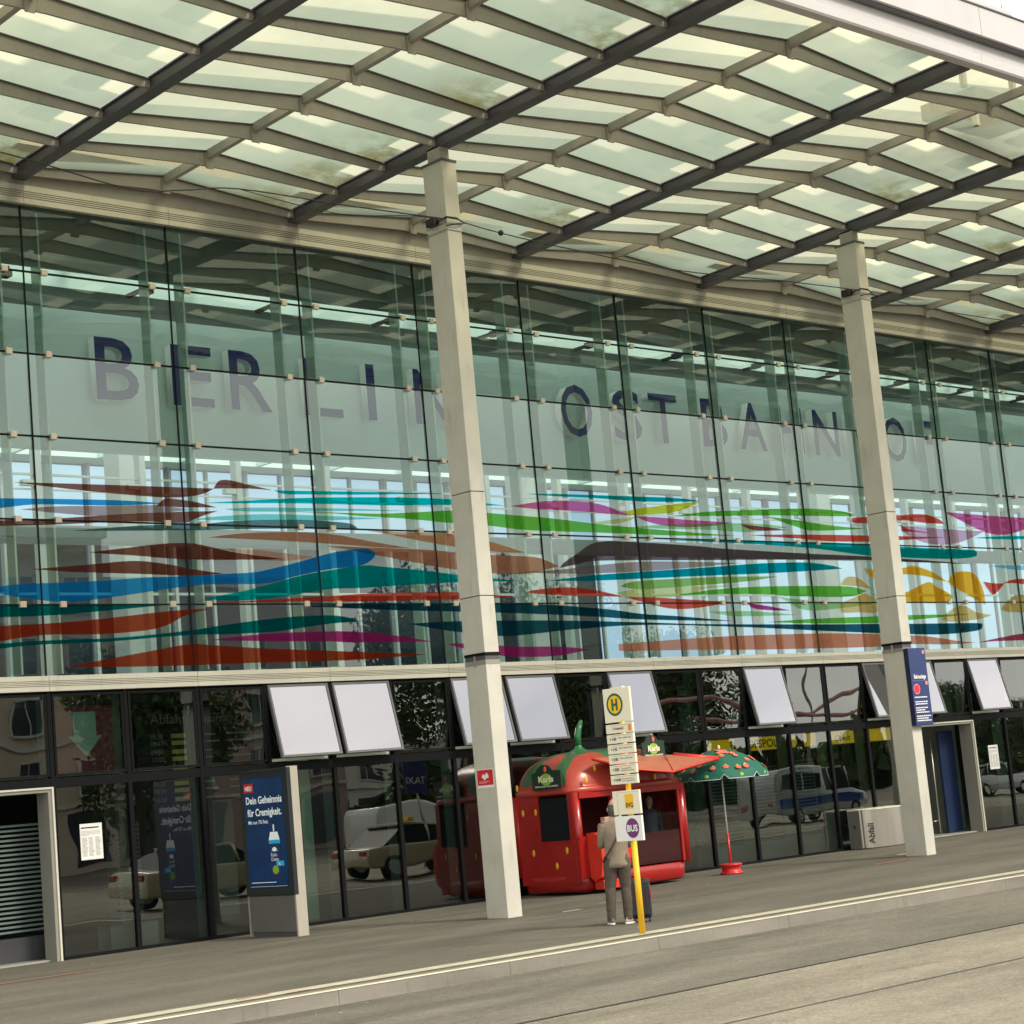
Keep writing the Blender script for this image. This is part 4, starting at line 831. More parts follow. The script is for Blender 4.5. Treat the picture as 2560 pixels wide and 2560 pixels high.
# petal shaped flap awning
aw=MB(); am=[(-1.08,-B_-.10,2.44),(-.42,-B_-.62,2.17),(.15,-B_-.95,2.07),(1.0,-B_-.75,2.16),(2.05,-B_-.42,2.25),(1.35,-B_+.10,2.40),(.6,-B_+.15,2.44),(-.3,-B_+.1,2.46)]
cen=(.35,-B_-.35,2.30); V=[cen]+am; n=len(am)
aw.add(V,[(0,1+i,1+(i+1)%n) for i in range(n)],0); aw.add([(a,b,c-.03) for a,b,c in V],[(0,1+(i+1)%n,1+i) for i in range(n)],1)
aw.build('awning',['awning_top','kiosk_deep'],K)
MB().tube([am[0],am[1],am[2],am[3],am[4]],.022,8).tube([am[4],am[5]],.045,8).tube([(.2,-B_-.93,2.09),(.9,-B_-.1,2.40)],.012,6).build('awning_rim','awning_edge',K)
# end panel and roof panel with shop lettering
def shop_sign(loc,rz,w,h):
    g=thing('shop_sign',None,None,loc); g.parent=K; g.rotation_euler=(0,0,rz)
    MB().poly([(-w/2,0),(w/2,0),(w/2,h*.72),(w*.22,h*.76),(w*.12,h*.95),(-w*.12,h),(-w*.28,h*.88),(-w*.36,h*.70),(-w/2,h*.66)],0,0,.03).build('panel','sign_dark_green',g)
    MB().disc(0,h*.40,w*.20,h*.24,-.035).build('lime_disc','lime',g)
    MB().ell((0,-.04,h*.80),(.035,.012,.055)).build('berry','berry',g)
    text('lettering','Karls',(0,-.042,h*.30),h*.34,'stop_cream',g,align='CENTER',width=w*.52,bold=.006)
    text('lettering','Selbermachen und genießen!',(0,-.036,h*.10),h*.10,'stop_white',g,align='CENTER',width=w*.8,bold=.001)
shop_sign((-A_-.06,-.26,1.955),-R(90),.78,.46)
shop_sign((.78,-B_+.10,2.37),0,.62,.44)
# goods on the counter
t=thing('menu_board','small green and white menu board hanging in the kiosk opening','board',(KX-.52,KY-B_-.05,1.15))
MB().box(-.02,.20,0,.015,0,.52).build('board_panel','sign_dark_green',t); MB().box(.02,.16,-.004,0,.44,.46).box(.04,.12,-.004,0,.1,.22).build('print','hem_white',t)
t=thing('kiosk_ornament','small red round ornament hanging inside the kiosk opening','ornament',(KX-.40,KY-B_-.08,1.60)); MB().ell((0,0,0),(.07,.05,.07)).build('ball','berry',t); MB().tube([(0,0,.06),(0,0,.24)],.006,6).build('cord','cable_black',t)
def jarbox(x,z,w,label):
    t=thing('fruit_carton',label,'carton',(x,KY-B_-.16,z),0,'cartons of fruit on the kiosk counter')
    MB().box(0,w,-.06,.06,0,.13,0,.01).build('carton','shirt_tan' if w>.3 else 'pale_box',t)
    for k in range(3): MB().ell((w*(.2+.3*k),-.062,.05),(.03,.012,.035)).build('print','stop_white',t)
pm('pale_box',(.55,.30,.26),.6)
jarbox(KX-1.10,1.10,.36,'lower brown fruit carton on the red kiosk counter'); jarbox(KX-1.0,1.232,.28,'upper pink fruit carton stacked on another on the kiosk counter')

# ------------------------------------------------------------------ parasol
U=thing('parasol','green parasol with red strawberry print and white hem, standing right of the kiosk','parasol',(13.58,-2.02,0))
RU=.90; TZ=2.44
def dome(r): return TZ-.44*(r/RU)**1.9
mb=MB(); NR=64; rr=[.02,.15,.3,.45,.6,.75,.85,RU]
def scal(k): return .045*abs(math.sin(PI*8*k/NR))
rings=[[(r*math.cos(2*PI*k/NR)*(1-.03*(r/RU)*abs(math.sin(PI*8*k/NR))),r*math.sin(2*PI*k/NR)*(1-.03*(r/RU)*abs(math.sin(PI*8*k/NR))),dome(r)-.02*(r/RU)*abs(math.sin(PI*8*k/NR))) for k in range(NR)] for r in rr]
rings.append([(RU*1.01*math.cos(2*PI*k/NR),RU*1.01*math.sin(2*PI*k/NR),dome(RU)-.15+ (.09 if k%8==0 else 0)) for k in range(NR)])
loft(mb,rings[::1],None,cap=False)
MB().tube([rings[-1][k%NR] for k in range(NR+1)],.007,5).build('hem','hem_white',U)
bmb=MB(); lmb=MB(); random.seed(3)
for k in range(46):
    a=random.uniform(0,2*PI); r=RU*math.sqrt(random.uniform(.03,.92)); z=dome(r)+.004
    sl=.44*1.9*(r/RU)**.9/RU; 
    e=MB().ell((0,0,0),(.066,.058,.005),10,5); nrm=Vector((math.cos(a)*sl,math.sin(a)*sl,1)).normalized(); q=nrm.to_track_quat('Z','Y').to_matrix()
    bmb.add([q@Vector(v)+Vector((r*math.cos(a),r*math.sin(a),z)) for v in e.v],e.f,0,True)
    e=MB().ell((0,0,0),(.022,.02,.005),6,4); lmb.add([q@Vector(v)+Vector((r*math.cos(a)*.95,r*math.sin(a)*.95,dome(r*.95)+.008)) for v in e.v],e.f,0,True)
for k in range(8):
    a=2*PI*(k+.5)/8; e=MB().ell((0,0,0),(.006,.045,.035),8,5); q=Matrix.Rotation(a,3,'Z'); lmb.add([q@Vector(v)+Vector((RU*.995*math.cos(a),RU*.995*math.sin(a),dome(RU)-.085)) for v in e.v],e.f,0,True)
mb.add(bmb.v,bmb.f,1,True); mb.add(lmb.v,lmb.f,2,True); mb.build('canopy',['umbrella_green','berry','berry_leaf'],U)
MB().tube([(0,0,.72),(0,0,2.44)],.016,10).ell((0,0,2.47),(.03,.03,.05)).build('pole','white_pole',U)
MB().tube([(0,0,.18),(0,0,.78)],.024,10).build('lower_pole','red_paint',U)
for k in range(8):
    a=2*PI*k/8; MB().tube([(0,0,2.05),(RU*.5*math.cos(a),RU*.5*math.sin(a),dome(RU*.5)-.02),],.006,5).tube([(0,0,2.40)]+[(r*math.cos(a),r*math.sin(a),dome(r)-.02) for r in (.3,.6,.88)],.006,5).build('rib','steel',U)
MB().lathe([(.20,0),(.225,.01),(.225,.03),(.19,.05),(.18,.10),(.19,.15),(.225,.17),(.225,.20),(.19,.205),(.03,.21)],(0,0,0),28).build('base','red_paint',U)

# ------------------------------------------------------------------ bus stop
S=thing('bus_stop_sign','yellow bus stop pole at the kerb with a round H sign and cream route plates','bus stop',(2.80,-9.895,0),-R(90))
MB().tube([(0,.045,0),(0,.045,1.22)],.041,16).tube([(0,.045,1.2),(0,.045,3.21)],.036,16).build('pole','stop_yellow',S)
def plate(z0,z1,nm,mat,w=.245):
    t=thing(nm,None,None,(0,0,z0)); t.parent=S
    MB().box(-w,w,-.022,.012,0,z1-z0,0,.006).box(-.05,.05,.012,.03,.03,z1-z0-.03).build('panel',mat,t)
    return t,z1-z0
t,h=plate(2.75,3.20,'stop_plate','stop_cream')
MB().disc(-.04,h*.52,.150,.150,-.0235).build('ring','stop_green',t); MB().disc(-.04,h*.52,.118,.118,-.0245).build('disc','sign_amber',t)
MB().box(-.095,-.062,-.028,-.0255,h*.52-.078,h*.52+.078).box(-.018,.015,-.028,-.0255,h*.52-.078,h*.52+.078).box(-.062,-.018,-.028,-.0255,h*.52-.016,h*.52+.016).build('letter_h','stop_green',t)
rows=[('S Ostbahnhof',None),('140','Fahrt endet hier'),('142','Fahrt endet hier'),('240','Fahrt endet hier'),('300','Tiergarten\nPhilharmonie'),('N40','Warschauer Str. ü.\nS+U Hauptbahnhof')]
for k,(a,b) in enumerate(rows):
    z1=2.728-.1335*k; t,h=plate(z1-.120,z1,'route_plate','stop_cream')
    MB().box(-.16,.225,-.0245,-.0225,h-.018,h-.014).build('rule','ink_grey',t)
    if b is None:
        text('lettering',a,(-.12,-.024,.045),.050,'ink',t,width=.20,bold=.001); MB().box(.165,.225,-.0245,-.0225,.02,h-.022).build('orange_field','orange_paint',t)
    else:
        text('lettering',a,(-.155,-.024,.040),.058,'ink',t,bold=.0015); MB().disc(-.175,.060,.011,.011,-.0245,0,12).build('dot','ink',t)
        two='\n' in b
        text('lettering',b,(-.035,-.024,.062 if two else .060),.030 if two else .034,'ink',t,lines=.95,width=.235)
t,h=plate(1.545,1.855,'operator_plate','stop_cream'); MB().box(-.02,.13,-.0245,-.0225,.075,.262,0).build('yellow_field','sign_amber',t); text('lettering','BVG',(-.01,-.026,.092),.085,'ink',t,width=.13,bold=.002)
MB().box(-.16,.23,-.0235,-.022,h-.022,h-.019).box(-.162,-.159,-.0235,-.022,.01,h-.02).build('rule','ink_grey',t)
t,h=plate(1.20,1.525,'bus_plate','stop_white'); MB().disc(.07,.165,.118,.128,-.0235).build('purple_disc','bus_purple',t); text('lettering','BUS',(.07,-.026,.125),.115,'stop_white',t,align='CENTER',width=.19,bold=.004)
MB().box(-.10,.12,-.02,.03,3.195,3.215).build('cap_plate','stop_cream',S)

# ------------------------------------------------------------------ advertising board
D=thing('advertising_board','upright blue advertising light box with a grey base beside the left glass front','advertising board',(3.10,-1.325,0),-R(90))
MB().box(-.66,.68,0,.08,.66,2.70,0,.01).build('frame','ad_frame',D)
MB().box(-.63,.63,.03,.20,.07,.655,0,.01).build('base','ad_base',D); MB().box(-.60,.60,.05,.25,.0,.07).build('plinth','beam_dark',D)
MB().box(.632,.67,.02,.23,.0,2.71,0).box(-.67,-.66,.02,.23,.0,2.7).build('side_strip','ad_strip',D)
MB().box(-.6,.62,.082,.20,.66,2.68).build('rear_case','ad_base',D)
MB().box(-.54,.54,-.006,0,.80,2.56).build('poster','poster_blue',D)
MB().box(-.535,-.27,-.010,-.0065,2.34,2.49,0).build('red_label','sign_red',D); text('lettering','NEU',(-.402,-.012,2.375),.105,'poster_white',D,align='CENTER',width=.19,bold=.002)
text('lettering','Dein Geheimnis',(-.49,-.0085,2.155),.165,'poster_white',D,width=1.0,bold=.004)
text('lettering','für Cremigkeit.',(-.47,-.0085,1.955),.165,'poster_white',D,width=.95,bold=.004)
text('lettering','Mit nur 7% Fett.',(-.46,-.0085,1.825),.085,'poster_white',D,width=.56,bold=.001)
MB().poly([(.08,1.55),(.38,1.55),(.33,1.68),(.13,1.68)],-.010).box(.215,.245,-.010,-.007,1.69,1.80).build('bottle_cap','poster_white',D)
MB().box(.08,.38,-.011,-.007,1.49,1.548).box(.25,.46,-.012,-.0105,1.13,1.21).build('bottle_collar','poster_cyan',D)
MB().box(.095,.37,-.0095,-.007,.92,1.488).build('bottle_body','sign_navy',D)
text('lettering','Koch-\nCreme',(.12,-.0125,1.285),.085,'poster_white',D,lines=.85,width=.2)
text('lettering','7%',(.30,-.0135,1.14),.06,'poster_white',D)
MB().disc(.22,1.07,.085,.07,-.0115).build('dish','lime',D); MB().disc(.22,1.40,.06,.035,-.0115).box(.13,.31,-.0115,-.0100,1.375,1.382).build('crest','poster_white',D)
MB().box(-.48,.20,-.009,-.0065,.868,.878).box(-.52,.50,-.009,-.0065,.806,.810).build('small_print','poster_white',D)

# ------------------------------------------------------------------ litter bin, blue board, sticker
t=thing('litter_bin','curved stainless steel litter bin lettered Abfall in front of the window right of the parasol','litter bin',(19.78,-.14,0))
arc=[(0,0),(0,-.34)]+[(.02+.70-.70*math.cos(PI*k/20),-.36-.30*math.sin(PI*k/20)) for k in range(0,21)]+[(1.44,-.34),(1.44,0)]
MB().prism(arc,.03,.86,0,'z').build('body','steel',t)
MB().prism([(a*.98+.014,b*.98) for a,b in arc],0,.03,0,'z').build('foot','beam_dark',t)
MB().prism([(a+.01*(a-.72),b*1.02) for a,b in arc],.862,.885,0,'z').build('lid','bin_top',t)
MB().box(-.012,-.002,-.33,-.03,.04,.85).build('side_panel','ad_base',t)
g=MB().disc(0,0,.035,.045,0,0,18).build('slot','ink',t,(-.014,-.18,.50)); g.rotation_euler[2]=-R(90)
o=text('lettering','Abfall',(0,0,0),.20,'ink',t,bold=.004)
nx,ny=-.52,-.854; M_=Matrix(((0,ny,nx,.175),(0,-nx,ny,-.565),(1,0,0,.12),(0,0,0,1))); o.matrix_local=M_
for k,(x,y,m) in enumerate(((.4,-.45,'sign_navy'),(.75,-.42,'sign_navy'),(1.05,-.5,'seed_yellow'))): MB().box(x,x+.09,y,y+.05,.886,.889).build('sticker',m,t)
t=thing('notice_board','tall dark blue station notice board fixed on the front of the right pillar','notice board',(16.58,-4.515,2.55))
MB().box(0,.57,-.105,0,0,1.54,0,.004).build('board_panel','sign_navy',t); MB().box(-.004,0,-.106,0,0,1.54).build('side_plate','sign_navy_dark',t)
text('lettering','Bahnanlage',(.10,-.108,.93),.115,'stop_white',t,width=.40,bold=.003)
MB().box(.46,.53,-.109,-.106,1.42,1.49).box(.46,.53,-.109,-.106,.80,.87).build('emblem','pink_logo',t)
MB().box(.03,.54,-.108,-.106,.885,.889).build('rule','hall_grey',t)
MB().disc(.155,.72,.105,.105,-.1065).build('sign_ring','pink_logo',t); MB().disc(.155,.72,.086,.086,-.1085).build('sign_disc','sign_red',t)
tb=MB()
for z,wd in ((.545,.40),(.455,.40),(.41,.36),(.335,.38),(.29,.26),(.245,.42),(.17,.46),(.125,.34),(.08,.47)):
    x=.05
    while x<.05+wd: l=random.uniform(.03,.08); tb.box(x,min(x+l,.52),-.108,-.106,z,z+.022); x+=l+.012
tb.build('text_block','stop_white',t)
t=thing('sticker','red and white sticker on the left face of the nearer pillar','sticker',(5.383,-4.05,2.07),-R(90))
MB().box(0,.40,-.004,0,0,.30).build('backing','stop_white',t); MB().box(.01,.39,-.006,-.004,.045,.29).build('red_field','sign_red',t)
MB().poly([(.12,.18),(.16,.23),(.20,.20),(.24,.25),(.28,.21),(.29,.16),(.22,.15),(.20,.12),(.15,.15)],-.008).box(.05,.30,-.008,-.006,.10,.105).box(.05,.24,-.008,-.006,.08,.085).build('print','stop_white',t)

# ------------------------------------------------------------------ people
def skin_body(name,joints,edges,mat,parent,sub=2):
    me=bpy.data.meshes.new(name); me.from_pydata([j[:3] for j in joints],edges,[]); o=bpy.data.objects.new(name,me); COL.objects.link(o)
    sk=o.modifiers.new('skin','SKIN'); sk.use_smooth_shade=True
    me.skin_vertices[0].data[0].use_root=True
    for i,j in enumerate(joints):
        r=j[3]; me.skin_vertices[0].data[i].radius=(r,j[4] if len(j)>4 else r)
    ss=o.modifiers.new('sub','SUBSURF'); ss.levels=sub
    dg=bpy.context.evaluated_depsgraph_get(); dg.update(); nm=bpy.data.meshes.new_from_object(o.evaluated_get(dg)); bpy.data.objects.remove(o)
    nm.name=name; nm.materials.clear(); nm.materials.append(MT[mat])
    for p in nm.polygons: p.use_smooth=True
    return nm
def human(label,loc,rz,H=1.75,shirt='shirt_tan',trouser='trousers_brown',hair='hair_grey',bald=True,shoes=('shoe_brown','shoe_beige'),arms='front',head_turn=0,strap=True,footturn=(0,0),shirt_len=.80):
    P=thing('person',label,'person',loc,rz); k=H/1.75
    def V(x,y,z): return (x*k,y*k,z*k)
    L,Rr=-1,1
    J=[];E=[]
    def j(x,y,z,r,p=None):
        J.append((x*k,y*k,z*k,r*k)); i=len(J)-1
        if p is not None: E.append((p,i))
        return i
    pel=j(0,0,.95,.115); sp=j(0,-.01,1.12,.105,pel); ch=j(0,-.02,1.30,.115,sp); nk0=j(0,-.015,1.44,.07,ch); nk=j(0,.0,1.52,.052,nk0); hd=j(0,.015,1.60,.075,nk); ht=j(0,.005,1.665,.084,hd)
    for s in (L,Rr):
        sh=j(.15*s,-.02,1.415,.055,nk0); 
        if arms=='front': el=j(.19*s,.05,1.13,.042,sh); wr=j(.12*s,.24,1.16,.028,el)
        else: el=j(.215*s,-.02,1.12,.042,sh); wr=j(.22*s,.10,.90,.028,el)
        d=Vector(J[wr][:3])-Vector(J[el][:3]); d.normalize(); w=Vector(J[wr][:3])/k
        pa=j(*(w+d*.05),.030,wr)
        side=Vector((0,0,1)).cross(d); side=side.normalized() if side.length>.1 else Vector((1,0,0))
        for f in range(4):
            b=w+d*.085+side*(.030-.020*f); ln=(.060,.070,.065,.050)[f]
            a1=j(*b,.0095,pa); a2=j(*(b+d*ln*.55+Vector((0,0,-.008))),.0085,a1); j(*(b+d*ln+Vector((0,0,-.026))),.0075,a2)
        b=w+d*.03+side*.035*(-s if arms=='front' else 1); t1=j(*b,.011,pa); j(*(b+d*.04+side*.012),.009,t1)
        hp=j(.095*s,0,.90,.095,pel); kn=j(.115*s,.015,.50,.062,hp); an=j(.12*s,-.02,.09,.04,kn); j(.125*s,.09,.045,.032,an)
    me=skin_body('body',J,E,'skin',P); bo=bpy.data.objects.new('body',me); COL.objects.link(bo); bo.parent=P
    # face and ears on the head
    fm=MB(); fm.ell(V(0,.105,1.605),(.014*k,.02*k,.022*k),8,6); 
    for s in (L,Rr): fm.ell(V(.088*s,.005,1.605),(.014*k,.024*k,.033*k),8,6)
    b=MB(); 
    me2=fm; 
    vo=[tuple(v.co) for v in me.vertices]; fo=[list(p.vertices) for p in me.polygons]
    full=MB().add(vo,fo,0,True); full.ell(V(0,.012,1.638),(.079*k,.098*k,.118*k),16,12); full.add(fm.v,fm.f,0,True)
    bpy.data.objects.remove(bo); full.build('body','skin',P)
    MB().ell(V(-.032,.092,1.625),(.012*k,.006*k,.007*k),8,5).ell(V(.032,.092,1.625),(.012*k,.006*k,.007*k),8,5).build('eye','ink',P)
    MB().ell(V(0,.092,1.555),(.022*k,.006*k,.006*k),8,5).build('mouth','berry',P)
    # hair
    hm=MB(); n=20
    if bald:
        for i,(r,z) in enumerate([(0,0)]): pass
        rg=[[(.098*k*math.sin(2*PI*q/n)*s,(.0+.100*math.cos(2*PI*q/n)*s)*k if math.cos(2*PI*q/n)<.35 else .035*k*s,z*k) for q in range(n)] for z,s in ((1.505,.70),(1.54,.88),(1.59,.93),(1.635,.93),(1.675,.86))]
        loft(hm,rg,cap=False)
    else:
        rg=[[(.108*k*math.sin(2*PI*q/n)*s,(.0+.118*math.cos(2*PI*q/n)*s)*k if math.cos(2*PI*q/n)<.4 else .05*k*s,z*k) for q in range(n)] for z,s in ((1.50,.80),(1.54,1.0),(1.62,1.06),(1.69,.95),(1.74,.68),(1.765,.25))]
        loft(hm,rg)
    hm.build('hair',hair,P)
    # shirt: torso with hem, sleeves
    sm=MB(); N_=28
    def R_(rx,ry,z,y=0,dz=0): return [(rx*k*math.cos(2*PI*q/N_),(y+ry*math.sin(2*PI*q/N_)+.007*math.sin(5*2*PI*q/N_+z*40)+.006*math.sin(3*2*PI*q/N_-z*71))*k,(z+dz*math.cos(2*2*PI*q/N_)+ .008*math.sin(3*2*PI*q/N_))*k) for q in range(N_)]
    rows=[(.178,.140,shirt_len,0),(.180,.142,shirt_len+.05,0),(.172,.135,.93,0),(.166,.128,1.02,-.005),(.170,.130,1.12,-.01),(.182,.135,1.22,-.015),(.194,.135,1.31,-.02),(.200,.125,1.38,-.02),(.184,.105,1.43,-.02),(.130,.085,1.465,-.015),(.075,.070,1.49,-.008),(.062,.062,1.515,-.002)]
    loft(sm,[R_(a,b,z,y,.018 if i==0 else 0) for i,(a,b,z,y) in enumerate(rows)])
    for s in (L,Rr):
        if arms=='front': pts=[(.160*s,-.02,1.40),(.188*s,-.01,1.30),(.20*s,.03,1.17),(.20*s,.075,1.115),(.17*s,.16,1.13),(.13*s,.23,1.155)]
        else: pts=[(.165*s,-.02,1.40),(.20*s,-.02,1.30),(.222*s,-.02,1.16),(.228*s,.0,1.08),(.225*s,.05,.99),(.222*s,.085,.93)]
        sm.tube([V(*p) for p in smooth_curve(pts,3)],[ (.075-.030*i/15)*k for i in range(16)],12)
    sm.build('shirt',shirt,P)
    tm=MB()
    loft(tm,[R_(.165,.125,z,0) for z in (.86,.90,.96,1.0)])
    for s in (L,Rr):
        pts=[(.085*s,0,.93),(.092*s,.0,.80),(.10*s,.01,.66),(.112*s,.02,.52),(.115*s,.0,.40),(.12*s,-.01,.25),(.12*s,-.015,.13),(.12*s,-.01,.085)]
        rs=[.105,.105,.092,.080,.076,.068,.064,.066]
        cur=smooth_curve([p+(r,) for p,r in zip(pts,rs)],4)
        tm.tube([V(*c[:3]) for c in cur],[(c[3]+.003*math.sin(i*1.9)+.003*math.sin(i*3.1))*k for i,c in enumerate(cur)],16)
    tm.build('trousers',trouser,P)
    for q,s in enumerate((L,Rr)):
        so_=thing('shoe',None,None,V(.12*s,-.02,0)); so_.parent=P; so_.rotation_euler[2]=footturn[q]
        m_=MB(); rgs=[]
        for z,a in ((.028,1.0),(.05,1.0),(.075,.9),(.10,.6)):
            rgs.append([(.046*k*math.sin(2*PI*u/20)*a,((.055 if z<.08 else .0)+(.135 if z<.06 else .12 if z<.08 else .055)*math.cos(2*PI*u/20))*k,z*k) for u in range(20)])
        loft(m_,rgs); m_.build('upper',shoes[q],so_)
        s_=MB(); loft(s_,[[(.048*k*math.sin(2*PI*u/20),(.055+.138*math.cos(2*PI*u/20))*k,z*k) for u in range(20)] for z in (.002,.03)]); s_.build('sole','sole',so_)
    if strap:
        MB().tube([V(*p) for p in smooth_curve([(.11,-.09,1.475),(.09,-.155,1.38),(0,-.172,1.22),(-.10,-.165,1.06),(-.165,-.11,.95),(-.195,0,.88)],5)],.014,6).tube([V(*p) for p in smooth_curve([(.11,-.09,1.475),(.10,.05,1.46),(.03,.13,1.3),(-.10,.16,1.05),(-.195,.0,.88)],4)],.013,6).build('bag_strap','strap_brown',P)
    return P
mn=human('man seen from behind in tan shirt, brown trousers and dark shoulder strap',(4.14,-8.22,0),-R(38),1.74,footturn=(R(6),-R(38)))
mn.matrix_world=Matrix.Translation(mn.location)@Matrix.Rotation(R(2.2),4,Vector((.68,.73,0)))@Matrix.Rotation(-R(38),4,'Z')
human('person with short black hair inside the strawberry kiosk behind its window',(11.98,-1.50,.06),R(150),1.60,'dark_cloth','dark_cloth','hair_dark',False,('suitcase','suitcase'),'down',strap=False,shirt_len=.84)
t=thing('suitcase','black upright suitcase with a small red tag standing behind the yellow pole','suitcase',(4.42,-8.31,0),-R(48))
MB().box(-.20,.20,-.13,.13,.05,.60,0,.05).build('shell','suitcase',t)
MB().box(-.16,.16,-.15,-.125,.10,.50,0,.02).build('front_pocket','suitcase',t)
for x in (-.16,.16):
    for y in (-.09,.09): MB().tube([(x-.012,y,.028),(x+.012,y,.028)],.028,12).build('wheel','rubber',t)
MB().tube([(-.06,.06,.595),(-.06,.06,.63),(.06,.06,.63),(.06,.06,.595)],.012,8).build('handle','rubber',t)
MB().box(.20,.212,-.10,-.04,.32,.40).tube([(.20,-.07,.52),(.206,-.07,.40)],.004,5).build('tag','sign_red',t)

# ------------------------------------------------------------------ what stands across the forecourt (seen as reflections in the glass)
def building(nm,label,x0,x1,y,h,mat,fl,bayw=3.2,depth=14):
    t=thing(nm,label,'building',(x0,y,RZ)); W=x1-x0
    MB().box(0,W,-depth,0,0,h).build('wall',mat,t)
    MB().box(-.2,W+.2,-depth-.2,.2,h,h+.5).build('roof','facade_white',t)
    n=int(W/bayw); w0=None
    for f in range(fl):
        z=3.9+f*3.1
        if z+2>h: break
        MB().box(0,W,0,.12,z-.65,z-.45).build('string_course','facade_white',t)
        for i in range(n):
            x=(i+.5)*W/n
            if w0 is None:
                w0=thing('window',None,None,(x,.0,z)); w0.parent=t
                MB().box(-.75,.75,.005,.03,0,1.7).build('pane','window_dark',w0); MB().box(-.85,-.75,0,.10,-.05,1.8).box(.75,.85,0,.10,-.05,1.8).box(-.85,.85,0,.14,-.12,0).box(-.85,.85,0,.1,1.7,1.8).box(-.03,.03,.02,.07,0,1.7).build('frame','facade_white',w0)
            else: copy_tree(w0,t,(x,0,z))
    for i in range(n):
        x=(i+.5)*W/n; MB().box(x-1.1,x+1.1,.01,.05,.4,2.9).build('shop_window','window_dark',t)
    return t
building('apartment_block','beige five storey block across the forecourt, mirrored at the left of the glass front',8,37.5,-60,17.0,'facade_beige',4)
building('office_block','rose grey block right of the beige block, seen mirrored in the glass',37.7,53,-61,14.6,'facade_rose',3)
building('long_block','low pale building behind the row of trees, seen only mirrored',70,120,-95,6.4,'facade_white',1)
random.seed(11)
def treemesh(h,r,seed,nl=15000):
    random.seed(seed); tm=MB(); top=h-r*1.1
    tm.tube([(0,0,0),(.1,.05,top*.5),(.0,.1,top),(.1,0,h-r*.7)],[.28,.22,.16,.05],10)
    bl=[]
    for i in range(9):
        a=random.uniform(0,2*PI); q=random.uniform(.35,.75)*r; z=h-r*random.uniform(.4,1.7); e=Vector((q*math.cos(a),q*math.sin(a),z))
        tm.tube([(0,.05,top*random.uniform(.7,1)),tuple(e*.6+Vector((0,0,top*.35))),tuple(e)],[.11,.07,.03],7); bl.append((e,r*random.uniform(.38,.60)))
    for i in range(5): bl.append((Vector((random.uniform(-.4,.4)*r,random.uniform(-.4,.4)*r,h-r*random.uniform(.3,1.0))),r*random.uniform(.35,.5)))
    lm=MB()
    for i in range(nl):
        c,rr_=random.choice(bl); d=Vector((random.gauss(0,1),random.gauss(0,1),random.gauss(0,.8))).normalized()*rr_*random.uniform(.55,1.08)
        p=c+d; s=random.uniform(.08,.165); q=Euler((random.uniform(0,6),random.uniform(0,6),random.uniform(0,6))).to_matrix()
        lm.add([p+q@Vector(v)*s for v in ((-1,-.5,0),(0,-.7,.1),(1,0,0),(0,.7,-.1))],[(0,1,2,3)],0 if random.random()<.6 else 1)
    return tm,lm
protos=[]
for k,(h,r) in enumerate(((13,4.8),(9.5,3.6),(11.3,4.0))): protos.append(treemesh(h,r,20+k))
TR=[(0,46,-43,'tallest broad tree at the edge of the office block, mirrored left of the nearer pillar'),(2,53,-45,'second large tree next to the tallest one, mirrored behind the nearer pillar'),(0,60,-49,'third broad tree in the row across the road, mirrored right of the nearer pillar'),(1,27,-41,'small round tree in front of the beige block, mirrored in the left windows')]
ords=['first','second','third','fourth','fifth','sixth','seventh','eighth','ninth','tenth']
for i in range(10): TR.append(((1,2,1)[i%3],69+8.3*i+random.uniform(-1.5,1.5),-56+random.uniform(-3,3),f'{ords[i]} low tree from the left in the far mirrored row'))
pt={}
for k,x,y,lab in TR:
    if k not in pt:
        tm,lm=protos[k]; t=thing('broadleaf_tree',lab,'tree',(x,y,RZ),0,'trees across the forecourt'); tm.build('trunk','bark',t); lm.build('crown',['leaf_a','leaf_b'],t); pt[k]=t
    else:
        t=copy_tree(pt[k],None,(x,y,RZ),random.uniform(0,6)); t['label']=lab
        if x>82: f=.45 if x<99 else .62; t.scale=(f,f,f)
random.seed(5); hb=MB(); hl=MB()
for i in range(9000):
    x=random.uniform(38,190); h=3.6+1.2*math.sin(x*.31)+.9*math.sin(x*.83+1)+.5*math.sin(x*2.1); z=h*random.random()**.6; y=-66+2.2*math.cos(z/h*1.5)*random.uniform(-.2,1)
    s_=random.uniform(.25,.5); q_=Euler((random.uniform(0,6),random.uniform(0,6),random.uniform(0,6))).to_matrix(); p_=Vector((x,y,z+RZ))
    hl.add([p_+q_@Vector(v)*s_ for v in ((-1,-.5,0),(0,-.7,.1),(1,0,0),(0,.7,-.1))],[(0,1,2,3)],0 if random.random()<.6 else 1)
for i in range(38): x=38+4*i; hb.box(x,x+4,-67.5,-66.5,RZ,RZ+2.6+1.2*math.sin((x+2)*.31))
hl.add(hb.v,hb.f,0)
o=hl.build('shrub_belt',['leaf_a','leaf_b']); tag(o,'long green belt of dense shrubs far across the forecourt','shrubs',kind='stuff')
def wheel(t,x,y,r=.32):
    w=thing('wheel',None,None,(x,y,r)); w.parent=t
    MB().tube([(0,-.11,0),(0,.11,0)],r,20).build('tyre','tyre',w); MB().tube([(0,-.118,0),(0,.118,0)],r*.62,12).build('rim','chrome',w)
def soften(o,w):
    bm=bmesh.new(); bm.from_mesh(o.data); bmesh.ops.bevel(bm,geom=[e for e in bm.edges if e.is_manifold and e.calc_face_angle(0)>.15],offset=w,segments=3,affect='EDGES',profile=.5,clamp_overlap=True); bm.to_mesh(o.data); bm.free()
    for f in o.data.polygons: f.use_smooth=True
    return o
